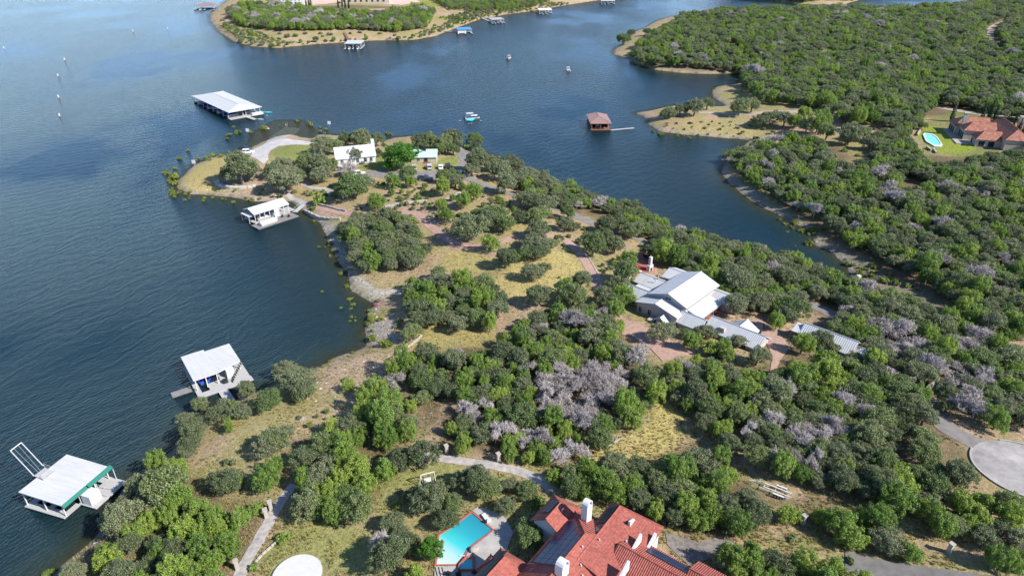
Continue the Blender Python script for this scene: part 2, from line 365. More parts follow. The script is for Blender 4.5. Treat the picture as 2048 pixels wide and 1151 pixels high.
nt.links.new(mapped(math.radians(-104), 1, .3), wv2.inputs['Vector'])
hgt = math_('MULTIPLY', math_('ADD', math_('ADD', math_('MULTIPLY', wv.outputs['Fac'], .30), math_('MULTIPLY', wv2.outputs['Fac'], .38)), r1), patch.outputs[0])
bp = nt.nodes.new('ShaderNodeBump'); bp.inputs['Strength'].default_value = 1.0; bp.inputs['Distance'].default_value = .30
nt.links.new(hgt, bp.inputs['Height']); nt.links.new(bp.outputs[0], b.inputs['Normal'])
tr = nt.nodes.new('ShaderNodeBsdfTransparent'); tr.inputs[0].default_value = (.66,.62,.47,1)
ms = nt.nodes.new('ShaderNodeMixShader'); cl = nt.nodes.new('ShaderNodeMapRange'); cl.inputs[1].default_value = .25; cl.inputs[2].default_value = 1.0; cl.inputs[3].default_value = 0; cl.inputs[4].default_value = .72
nt.links.new(va.outputs['Fac'], cl.inputs[0]); nt.links.new(cl.outputs[0], ms.inputs[0]); nt.links.new(b.outputs[0], ms.inputs[1]); nt.links.new(tr.outputs[0], ms.inputs[2]); nt.links.new(ms.outputs[0], out.inputs['Surface'])
wme.materials.append(wm); lake = bpy.data.objects.new('lake_water', wme); C.objects.link(lake); tag(lake, kind='structure')
# ---------- roads and paths ----------
def smooth_line(pts, n=6):
    pts = [np.array(p,float) for p in pts]; out = []
    q = [2*pts[0]-pts[1]]+pts+[2*pts[-1]-pts[-2]]
    for i in range(1,len(q)-2):
        for t in np.linspace(0,1,n,endpoint=False):
            a,b_,c,d = q[i-1],q[i],q[i+1],q[i+2]
            out.append(.5*((2*b_)+(-a+c)*t+(2*a-5*b_+4*c-d)*t*t+(-a+3*b_-3*c+d)*t**3))
    out.append(pts[-1]); return out
ROADS = []
def road(name, px, width, material, lift=.07, kind='structure', th=.35, excl=.5):
    line = smooth_line([G(x,y)[:2] for x,y in px]); L = [line[0]]
    for p in line[1:]:                                       # resample about every 0.8 m
        while np.linalg.norm(p-L[-1]) > .9: L.append(L[-1]+(p-L[-1])/np.linalg.norm(p-L[-1])*.8)
    L = np.array(L); t = np.gradient(L,axis=0); t /= np.linalg.norm(t,axis=1)[:,None]; nrm = np.stack([-t[:,1],t[:,0]],1)
    nc = max(3,int(width/.8)+1); mb = MB(); rows = []
    for i in range(len(L)):
        r = []
        for j in range(nc):
            s = -width/2+width*j/(nc-1); jit = (vnoise(L[i,0],L[i,1],1.7,50+j)-.5)*.25 if j in (0,nc-1) else 0
            q = L[i]+nrm[i]*(s+jit); r.append(len(mb.v)); mb.v.append((q[0],q[1],float(H(q[0],q[1]))+lift+.03*(1-(2*j/(nc-1)-1)**2)))
        rows.append(r)
    for a,b_ in zip(rows[:-1],rows[1:]):
        for j in range(nc-1): mb.f.append([a[j],a[j+1],b_[j+1],b_[j]])
    for side in (0,nc-1):                                    # edges go down into the soil
        base = []
        for r in rows: x,y,z = mb.v[r[side]]; base.append(len(mb.v)); mb.v.append((x,y,z-th))
        for i in range(len(rows)-1): mb.f.append([rows[i][side],rows[i+1][side],base[i+1],base[i]])
    o = mb.build(name, material); tag(o, kind=kind); ROADS.append((L,width,excl)); return o
def pad(name, world_poly, material, lift=.08, step=.9, kind='structure', th=.4, level=None):
    """a paved area draped on the ground (or level at a height)"""
    a = np.array([p[:2] for p in world_poly],float); lo = a.min(0); hi = a.max(0)
    bm = bmesh.new(); vs = [bm.verts.new((p[0],p[1],0)) for p in a]; bm.faces.new(vs)
    if level is None:
        for ax in (0,1):
            for s in np.arange(lo[ax]+step, hi[ax], step):
                co = [0,0,0]; no = [0,0,0]; co[ax] = s; no[ax] = 1
                bmesh.ops.bisect_plane(bm, geom=bm.verts[:]+bm.edges[:]+bm.faces[:], plane_co=co, plane_no=no)
    for v in bm.verts: v.co.z = (float(H(v.co.x,v.co.y))+lift) if level is None else level
    be = [e for e in bm.edges if len(e.link_faces)==1]
    r = bmesh.ops.extrude_edge_only(bm, edges=be)
    for v in [g for g in r['geom'] if isinstance(g,bmesh.types.BMVert)]: v.co.z -= th
    bmesh.ops.recalc_face_normals(bm, faces=bm.faces)
    me = bpy.data.meshes.new(name); bm.to_mesh(me); bm.free(); me.materials.append(material)
    o = bpy.data.objects.new(name, me); C.objects.link(o)
    if kind: tag(o, kind=kind)
    PADS.append(a); return o
PADS = []
m_pink = mat('decomposed_granite', (.34,.222,.176), .95, .22, 1.4, bump=.04)
m_asph = mat('worn_asphalt', (.185,.17,.16), .9, .25, .5, bump=.02, bscale=20)
m_asph_d = mat('dark_asphalt', (.145,.135,.13), .9, .25, .7, bump=.02, bscale=20)
m_conc = mat('pale_concrete', (.325,.305,.285), .9, .2, .5, bump=.02)
m_lime = mat('limestone_path', (.35,.32,.295), .95, .3, 1.2, bump=.08, bscale=3)
m_gravel = mat('pale_gravel', (.32,.265,.205), .95, .25, .6)
road('driveway', [(800,424),(835,428),(850,442),(885,470),(915,489),(950,494),(985,487),(1012,479),(1047,469),(1090,470),(1125,477),(1147,493),(1168,516),(1182,538),(1193,558),(1200,580),(1212,605),(1232,632),(1262,655),(1300,680),(1340,700),(1400,706)], 3.1, m_pink, .07)
road('access_road', [(958,367),(985,377),(1015,385),(1070,402),(1120,418),(1170,440),(1220,458),(1275,477),(1330,497),(1400,520),(1460,543),(1540,572),(1590,595),(1640,616),(1700,648),(1760,692),(1810,742),(1850,800),(1885,847),(1925,873),(1965,893)], 4.0, m_asph, .06, excl=-1.2)
road('garden_path', [(588,968),(575,985),(560,1005),(545,1030),(525,1065),(505,1100),(485,1135),(470,1175)], 1.9, m_lime, .08)
road('garden_path', [(836,911),(880,916),(930,922),(980,930),(1030,940),(1062,951),(1090,966),(1108,985)], 1.9, m_lime, .08)
road('lower_road', [(1690,1121),(1720,1129),(1780,1141),(1880,1156),(2000,1172),(2150,1190)], 3.6, m_asph_d, .07)
road('farm_road', [(2070,27),(2039,35),(1994,50),(1979,68),(1984,89),(2002,106),(2036,115),(2075,120)], 6.0, m_gravel, .12, excl=2.5)
road('estate_road', [(1395,224),(1448,227),(1510,226),(1572,223),(1619,226),(1665,229),(1732,219),(1800,212),(1862,213),(1906,220),(1960,228),(2060,238)], 5.0, m_gravel, .10)
road('stone_path', [(604,367),(628,376),(654,379),(664,390)], 2.0, m_conc, .10)
road('stone_path', [(566,377),(579,393),(596,401),(614,410)], 2.0, m_conc, .12)
road('shore_path', [(630,415),(660,420),(700,428),(730,430)], 2.6, m_pink, .09)
road('rubble_path', [(770,413),(795,408),(822,404),(858,401)], 1.8, m_lime, .12)
road('rubble_path', [(893,399),(910,391),(926,384)], 2.2, m_lime, .12)
pad('parking_lot', pxpoly([(668,338),(683,349),(718,353),(757,355),(790,358),(835,364),(867,358),(890,355),(915,351),(937,363),(955,371),(975,372),(950,358),(932,338),(938,322),(958,308),(948,300),(922,299),(912,306),(922,323),(914,333),(899,340),(864,342),(828,342),(776,341),(747,342),(718,343)]), m_asph, .08)
pad('boat_ramp', pxpoly([(564,277),(590,280),(628,284),(628,290),(590,289),(556,292),(541,300),(536,309),(537,318),(527,328),(501,313),(508,298),(532,286)]), mat('bright_concrete',(.42,.40,.375),.9,.15,.4,bump=.02), .08)
pad('launch_slope', pxpoly([(532,285),(540,273),(571,254),(601,256),(580,271),(564,277.5)]), m_conc, .10)
cul = G(2046,938)
pad('cul_de_sac', [(cul[0]+7.6*math.cos(a),cul[1]+7.6*math.sin(a)) for a in np.linspace(0,2*math.pi,40,endpoint=False)], mat('stained_concrete', (.27,.25,.24), .9, .38, .28, bump=.02), .12)
pad('motor_court', pxpoly([(1236,640),(1285,650),(1325,675),(1372,690),(1350,716),(1325,722),(1300,696),(1262,672),(1240,668)]), m_pink, .11)
pad('garage_court', pxpoly([(1470,640),(1525,640),(1560,668),(1580,695),(1560,720),(1550,745),(1540,742),(1545,712),(1530,680)]), m_pink, .11)
pad('side_drive', pxpoly([(1330,1062),(1400,1084),(1440,1072),(1480,1090),(1400,1125),(1375,1128),(1335,1090)]), mat('shaded_gravel',(.17,.15,.135),.95,.4,1.6,bump=.05), .09)
pad('forecourt', pxpoly([(625,10),(690,4),(760,8),(800,10),(840,4),(810,-8),(620,-6)]), mat('pink_paving',(.48,.36,.29),.9,.12,.2), .3, step=4)
# kerb ring of the turning circle
mb = MB(); N = 56
for i in range(N):
    a0, a1 = 2*math.pi*i/N, 2*math.pi*(i+1)/N
    if 1.45 < (a0 % (2*math.pi)) < 2.35: continue
    q = [(cul[0]+r*math.cos(a),cul[1]+r*math.sin(a)) for r,a in ((7.55,a0),(7.85,a0),(7.85,a1),(7.55,a1))]
    zz = [float(H(*p))+.0 for p in q]; mb.prism(q, [z-.3 for z in zz], [z+.25 for z in zz])
tag(mb.build('kerb', m_conc), kind='structure')
# ---------- tree and plant prototypes ----------
def leaf_mat(name, ramp, trans=.34, var=.45, twig=-.05):
    m = bpy.data.materials.new(name); m.use_nodes = True; nt = m.node_tree; nt.nodes.clear()
    out = nt.nodes.new('ShaderNodeOutputMaterial'); oi = nt.nodes.new('ShaderNodeObjectInfo'); ge = nt.nodes.new('ShaderNodeNewGeometry')
    r = nt.nodes.new('ShaderNodeValToRGB'); cr = r.color_ramp
    while len(cr.elements) < len(ramp): cr.elements.new(.5)
    for e,(p,c) in zip(cr.elements, ramp): e.position = p; e.color = tuple(c)+(1,)
    nt.links.new(oi.outputs['Random'], r.inputs[0])
    mp = nt.nodes.new('ShaderNodeMapRange'); mp.inputs[3].default_value = 1-var; mp.inputs[4].default_value = 1+var; nt.links.new(ge.outputs['Random Per Island'], mp.inputs[0])
    mx = nt.nodes.new('ShaderNodeMix'); mx.data_type = 'RGBA'; mx.blend_type = 'MULTIPLY'; mx.inputs[0].default_value = 1
    nt.links.new(r.outputs[0], mx.inputs[6]); nt.links.new(mp.outputs[0], mx.inputs[7])
    tw = nt.nodes.new('ShaderNodeMapRange'); tw.inputs[1].default_value = 1-twig-.01; tw.inputs[2].default_value = 1-twig; nt.links.new(ge.outputs['Random Per Island'], tw.inputs[0])     # some sprays are bare twigs
    mt = nt.nodes.new('ShaderNodeMix'); mt.data_type = 'RGBA'; mt.inputs[7].default_value = (.21,.185,.155,1); nt.links.new(tw.outputs[0], mt.inputs[0]); nt.links.new(mx.outputs[2], mt.inputs[6]); mx = mt
    d = nt.nodes.new('ShaderNodeBsdfPrincipled'); d.inputs['Roughness'].default_value = .55; d.inputs['Specular IOR Level'].default_value = .25
    t = nt.nodes.new('ShaderNodeBsdfTranslucent'); s = nt.nodes.new('ShaderNodeMixShader'); s.inputs[0].default_value = trans
    nt.links.new(mx.outputs[2], d.inputs['Base Color']); nt.links.new(mx.outputs[2], t.inputs['Color'])
    nt.links.new(d.outputs[0], s.inputs[1]); nt.links.new(t.outputs[0], s.inputs[2]); nt.links.new(s.outputs[0], out.inputs['Surface'])
    return m
M_OAK = leaf_mat('oak_leaves', [(0,(0.110,0.155,0.063)),(.3,(0.178,0.220,0.103)),(.55,(0.238,0.269,0.143)),(.75,(0.216,0.278,0.096)),(1,(0.130,0.207,0.060))], twig=.13)
M_JUN = leaf_mat('juniper_leaves', [(0,(0.132,0.226,0.040)),(.4,(0.200,0.305,0.052)),(.75,(0.278,0.370,0.060)),(1,(0.172,0.274,0.057))], twig=.07)
M_LUSH = leaf_mat('lush_leaves', [(0,(.085,.20,.028)),(1,(.10,.22,.030))])
M_BARE = leaf_mat('bare_twigs', [(0,(.30,.268,.255)),(1,(.43,.39,.375))], .0, .3)
M_WSHR = leaf_mat('willow_leaves', [(0,(.20,.25,.045)),(.6,(.26,.28,.06)),(1,(.16,.22,.055))])
M_CYP = leaf_mat('cypress_leaves', [(0,(.022,.045,.018)),(1,(.03,.06,.022))], .15)
M_TRUNK = mat('bark', (.17,.14,.115), .95, .3, 6)
rng = np.random.default_rng(5)
def rdir(n, zmin=-1.0):
    z = rng.uniform(zmin,1,n); a = rng.uniform(0,2*math.pi,n); s = np.sqrt(np.maximum(0,1-z*z)); return np.stack([s*np.cos(a),s*np.sin(a),z],1)
def leaf_quads(pos, nrm, size, tilt=.7, stretch=1.5):
    n = len(pos); nn = nrm + rng.normal(0,tilt,(n,3)); nn /= np.linalg.norm(nn,axis=1)[:,None]
    t = np.cross(nn, rng.normal(0,1,(n,3))); t /= np.linalg.norm(t,axis=1)[:,None]; b_ = np.cross(nn,t)
    s = (size*rng.uniform(.55,1.35,n))[:,None]; t = t*s*stretch/2; b_ = b_*s/2
    return np.stack([pos-t*.55-b_*.8, pos+t*.25-b_, pos+t, pos-t*.3+b_],1)     # a kite-like spray
def quads_mesh(name, Q, material):
    me = grid_mesh(name, Q.reshape(-1,3), np.arange(len(Q)*4).reshape(-1,4)); me.materials.append(material); return me
def crown_pts(blobs, n, shell=(.78,1.08), up=.0):
    c = np.array([b_[:3] for b_ in blobs]); R = np.array([b_[3] for b_ in blobs]); E = np.array([b_[4] if len(b_)>4 else 1. for b_ in blobs])
    pr = R**2; pr /= pr.sum(); P_, N_ = [], []
    tot = 0
    while tot < n:
        k_ = n; i = rng.choice(len(R), k_, p=pr); d = rdir(k_, -.75); f = rng.uniform(*shell,k_)[:,None]
        p = c[i] + d*(R[i]*1.0)[:,None]*f*np.stack([np.ones(k_),np.ones(k_),E[i]],1)
        keep = np.ones(k_,bool)
        for j in range(len(R)):
            q = (p-c[j])/np.array((1,1,E[j])); keep &= ~((np.linalg.norm(q,axis=1) < R[j]*.72) & (i != j))
        P_.append(p[keep]); N_.append(d[keep]+np.array((0,0,up))); tot += keep.sum()
    return np.concatenate(P_)[:n], np.concatenate(N_)[:n]
def lobed(d, k=3):
    """uneven envelope: a few broad swellings and dents"""
    f = np.zeros(len(d))
    for c_ in rdir(k+3,-.4): f += rng.uniform(-.42,.44)*np.exp(-((d-c_)**2).sum(1)/.5)
    return f
def make_oak(i, n=9500, leaf=.050, m=None, flat=.68):
    b_ = []; d = rdir(105,-.6); f = lobed(d,4)
    for q,s in zip(d,f):
        r = rng.uniform(.50,.86)+s*.6; b_.append((q[0]*r, q[1]*r, (.86 if flat < .8 else .98)+q[2]*r*flat+rng.uniform(-.07,.07), rng.uniform(.07,.21), .85))
    for q in rdir(8,-.1): b_.append((q[0]*.38,q[1]*.38,(.86 if flat < .8 else .96)+.22*q[2],.3,.8))
    p, nn = crown_pts(b_, n, (.45,1.3)); return quads_mesh('oak_crown_%d'%i, leaf_quads(p,nn,leaf,.75,1.6), m or M_OAK)
def make_juniper(i, n=9500, leaf=.049):
    b_ = []; d = rdir(110,-.45); f = lobed(d,5)
    for q,s in zip(d,f):                                    # upright tufts over an uneven dome
        r = rng.uniform(.48,.86)+s*.65; b_.append((q[0]*r, q[1]*r, .92+q[2]*r*1.08+rng.uniform(-.08,.12), rng.uniform(.065,.17), rng.uniform(1.2,2.1)))
    for q in rdir(9,-.4): b_.append((q[0]*.36,q[1]*.36,.85+.4*q[2],.30,1.1))
    p, nn = crown_pts(b_, n, (.5,1.3), .25); return quads_mesh('juniper_crown_%d'%i, leaf_quads(p,nn,leaf,.7,2.0), M_JUN)
def make_cypress():
    b_ = [(rng.normal(0,.1),rng.normal(0,.1),.5+7.2*t,.75*(1-t)**.6*(.6+.4*min(1,t*6))+.12,1.5) for t in np.linspace(0,1,12)]
    p, nn = crown_pts(b_, 1300, (.8,1.05), .5); return quads_mesh('cypress_crown', leaf_quads(p,nn,.22,.5,2), M_CYP)
def make_shrub(i, m, n=1100, leaf=.13):
    b_ = [(d[0]*rng.uniform(.3,.85),d[1]*rng.uniform(.3,.85),.3+.38*max(0,d[2])*rng.uniform(.5,1.3),rng.uniform(.13,.32),rng.uniform(.9,1.5)) for d in rdir(17,-.2)]
    p, nn = crown_pts(b_, n, (.3,1.25), .2); return quads_mesh('shrub_%d'%i, leaf_quads(p,nn,leaf,.8,1.7), m)
def limb_tree(segs, p, d, L, r, lev, maxlev, spread=.75):
    q = p + d*L; segs.append((p,q,r,r*.62))
    if lev >= maxlev: return
    for _ in range(int(rng.integers(3,5)) if lev else 5):
        dd = d + rng.normal(0,spread,3); dd[2] += .18; dd /= np.linalg.norm(dd)
        limb_tree(segs, p+(q-p)*rng.uniform(.45,1.0), dd, L*rng.uniform(.55,.8), r*.55, lev+1, maxlev, spread)
def tubes_mesh(name, segs, material, k=4):
    mb = MB()
    for p,q,r,r2 in segs: mb.tube(p,q,r,r2,k)
    me = bpy.data.meshes.new(name); me.from_pydata(mb.v,[],mb.f); me.materials.append(material); return me
def make_trunk(i, top=1.0, r=.085, limbs=5):
    segs = []; p = np.zeros(3); lean = rng.normal(0,.1,2)
    a = np.array((lean[0]*.5,lean[1]*.5,top*.38)); segs.append((np.array((0,0,-.12)),a,r*1.25,r*.9))
    for j in range(limbs):
        an = 6.28*j/limbs+rng.uniform(-.4,.4); m_ = a+np.array((math.cos(an)*.22,math.sin(an)*.22,.3*top)); e = m_+np.array((math.cos(an)*.28,math.sin(an)*.28,.3*top+rng.uniform(-.1,.1)))
        segs.append((a,m_,r*.6,r*.42)); segs.append((m_,e,r*.42,r*.15))
    return tubes_mesh('trunk_%d'%i, segs, M_TRUNK, 6)
def make_bare(i):
    segs = []; limb_tree(segs, np.array((0,0,.35)), np.array((rng.normal(0,.1),rng.normal(0,.1),1.)), .55, .05, 0, 5, .58)
    P_ = np.array([s[1] for s in segs]); sc = np.percentile(np.linalg.norm(P_[:,:2],axis=1),92); zc = P_[:,2].max()
    S = np.array((1/sc,1/sc,1.55/zc)); tw = [(s[0]*S,s[1]*S,max(s[2],.012),max(s[3],.008)) for s in segs]
    fine = []
    for s in tw[len(tw)//3:]:                               # brush of fine twigs at the ends
        for _ in range(3):
            e = s[1]+rng.normal(0,.11,3)+np.array((0,0,.05)); fine.append((s[1],e,.010,.006))
    return tubes_mesh('bare_crown_%d'%i, tw, M_BARE, 3), tubes_mesh('bare_twigs_%d'%i, fine, M_BARE, 3), tubes_mesh('bare_trunk_%d'%i, [(np.array((0,0,-.12)),np.array((0,0,.42)),.07,.05)], mat('grey_bark',(.30,.27,.25),.95,.25,5), 6)
OAKS = [make_oak(i) for i in range(8)]; JUNS = [make_juniper(i) for i in range(8)]; LUSH = make_oak(9, 9500, .055, M_LUSH, .85)
OTR = [make_trunk(i) for i in range(3)]; JTR = [make_trunk(9,1.1,.07,4)]
def join_meshes(a, b_):
    bm = bmesh.new(); bm.from_mesh(a); bm.from_mesh(b_); me = bpy.data.meshes.new(a.name+'_full'); bm.to_mesh(me); bm.free(); me.materials.append(M_BARE); return me
BARE = []
for i in range(4):
    a, b2, c_ = make_bare(i); BARE.append((join_meshes(a,b2), c_))
SHR = [make_shrub(i, M_OAK) for i in range(2)]; WSH = [make_shrub(i+5, M_WSHR) for i in range(3)]; GSH = [make_shrub(11, M_JUN)]
CYP = make_cypress(); STEM = tubes_mesh('stems', [(np.array((0,0,-.1)),np.array((d[0]*.4,d[1]*.4,.5)),.04,.015) for d in rdir(6,.3)], M_TRUNK, 4)
# ---------- where things stand (pixel of the crown's middle, crown width in pixels) ----------
MAN = []
def add(kind, s):
    for t in s.split(): a = t.split(','); MAN.append((kind,float(a[0]),float(a[1]),float(a[2])))
# peninsula with the launch ramp
add('o', '481,337,75 564,356,75 564,322,50 635,322,62 613,325,45 640,343,50 647,285,58 691,276,42 720,276,50 752,278,36 669,293,40 706,311,34 757,305,20 711,371,62 684,381,45 732,366,45 694,360,40 815,345,36 893,350,45 910,360,38 840,279,45 859,283,40 889,286,42 903,279,45 906,295,34 879,297,30 950,277,38 957,322,58 943,336,38 981,322,50 1001,341,50 1023,332,45 1011,367,52 1059,350,48 1084,351,45 1035,354,50 1103,369,45')
add('o', '458,345,40 503,343,44 590,350,40 545,340,40 660,335,34')
add('g', '803,303,74 779,328,28')
add('b', '698,333,38 1180,405,24 1154,411,20')
add('j', '755,399,42 786,360,33 820,360,30 885,373,38 925,371,22 947,381,42 928,398,40 884,406,28 891,428,36 981,486,36 802,397,12')
add('o', '937,455,72 974,441,58 1008,442,52 986,420,58 957,425,36 1040,430,38 1074,401,58 1059,391,55 1079,425,52 1098,401,48 1072,462,46 1059,486,42 1084,490,46 1009,517,48 1025,513,34 1048,507,34 1072,498,50 1076,458,46 1066,477,44 1105,482,26 1064,542,48 1088,531,30 1131,446,40 1148,451,26 1135,423,38 1131,407,28 1187,488,56 1230,486,50 1213,473,38 1213,448,48 1262,458,46 1238,444,48 1250,546,64 1236,567,48 1205,592,48 1162,560,48 1146,591,58 1076,588,58')
add('j', '1258,516,38 1248,588,46 1133,575,42')
# by the white house
add('j', '1327,505,52 1355,513,48 1419,528,44 1229,620,44 1385,684,42 1424,692,44 1453,700,42 1239,655,36 1606,687,46 1553,643,38')
add('o', '1379,515,46 1400,515,42 1474,560,70 1453,551,46 1498,568,52 1474,608,56 1511,602,56 1532,600,48 1564,600,56 1574,629,48 1595,592,48 1329,663,52 1374,663,34 1414,660,42 1477,681,34 1466,666,26 1516,713,46 1648,681,46 1669,692,36 1221,600,44 1216,660,52 1300,500,36')
# shore below the meadow
add('j', '699,772,26 746,778,56 769,768,34 732,807,44 779,809,52 759,834,66 820,809,36 787,741,38 473,962,38 354,943,56 311,927,44 526,962,56 546,934,42 511,1020,30 475,1038,56 829,1147,46 459,853,24')
add('o', '697,846,58 726,852,46 845,791,42 820,661,48 593,757,82 572,739,50 609,776,58 539,797,62 493,778,44 486,817,40 432,822,54 398,807,40 446,809,40 464,812,34 383,856,60 371,831,40 380,885,54 371,900,40 547,878,66 569,861,38 452,959,70 326,972,100 278,970,60 300,985,60 536,886,60 465,960,50 250,1000,50')
# around the pool garden
add('o', '854,995,76 905,1005,56 892,1033,56 829,988,44 786,1038,56 779,1112,84 816,1083,54 951,962,66 921,962,44 981,977,58 1057,977,48 1012,1012,46 1022,967,40 1060,1058,74 800,1060,50 880,970,40')
add('g', '860,1096,52')
add('b', '751,1087,52')
# promontory and far single trees
add('o', '1340,222,32 1362,217,34 1390,212,44 1415,204,34 1330,228,24 1247,74,36 1262,64,20 1296,62,20 1480,212,44 1505,207,40 1540,228,46 1570,236,40 1525,240,36 1615,250,40 1655,262,40 1700,268,50 1728,262,44 1695,272,40 1740,285,34')
add('j', '1590,240,34 1610,222,34 1635,250,36 1650,240,30')
# small shrubs on land
add('s', '640,399,34 613,384,14 588,382,14 669,389,20 952,297,34 934,294,20 597,803,16 460,922,26 566,1073,34 506,1131,24 791,1010,18 799,985,12 1080,1006,38 757,600,12 470,380,10 700,640,8 800,640,14 795,650,16 560,392,12 520,396,10 1380,245,10 1410,255,9 1440,258,9 1475,255,10 1500,250,11 1530,256,12 880,1085,20 1690,300,14 1715,310,12 1700,1120,20')
add('s', '533,72,12 560,66,10 590,70,14 575,72,14 610,66,10 640,66,10 660,68,12 645,72,7 700,66,8 720,64,10 760,66,10 790,70,8 530,80,8 500,60,14 490,52,10 470,60,9 455,50,9 445,40,10 480,72,10 505,78,14 555,84,6 810,74,7 700,78,6 780,76,6 730,70,6 850,64,8 870,50,9 900,40,8 930,32,9 955,28,8 985,20,9')
add('y', '467,252,8 454,276,10 527,254,19 594,241,10 620,248,15 652,257,9 358,315,12 412,318,14 422,309,10 375,299,8 348,351,22 334,344,14 350,365,18 342,381,18 379,383,10 776,266,13 425,307,12 442,312,12 503,399,12 405,400,9 369,398,9 347,386,14 637,492,9 681,545,12 644,581,9 700,595,13 707,606,11 681,614,11 710,639,9 739,620,12 742,634,20 737,648,13 695,571,11 627,441,8 676,463,15 761,637,15 744,674,22 771,686,32 1570,446,13 1590,444,13 1604,459,18 1624,459,20 1619,485,20 1575,462,8 1643,456,14 1748,532,18 1694,527,15 1719,544,17 1743,551,22 1768,559,24 1792,564,22 1707,529,13 1590,490,6 1322,266,15 1305,261,9 99,1141,26 626,416,16 350,335,10 338,360,12 395,316,8 640,253,8 1780,548,16 1815,570,18')
add('c', '1907,228,8 1965,234,8 1981,229,8 1994,226,8 2028,252,8 2037,264,8 2046,268,8')
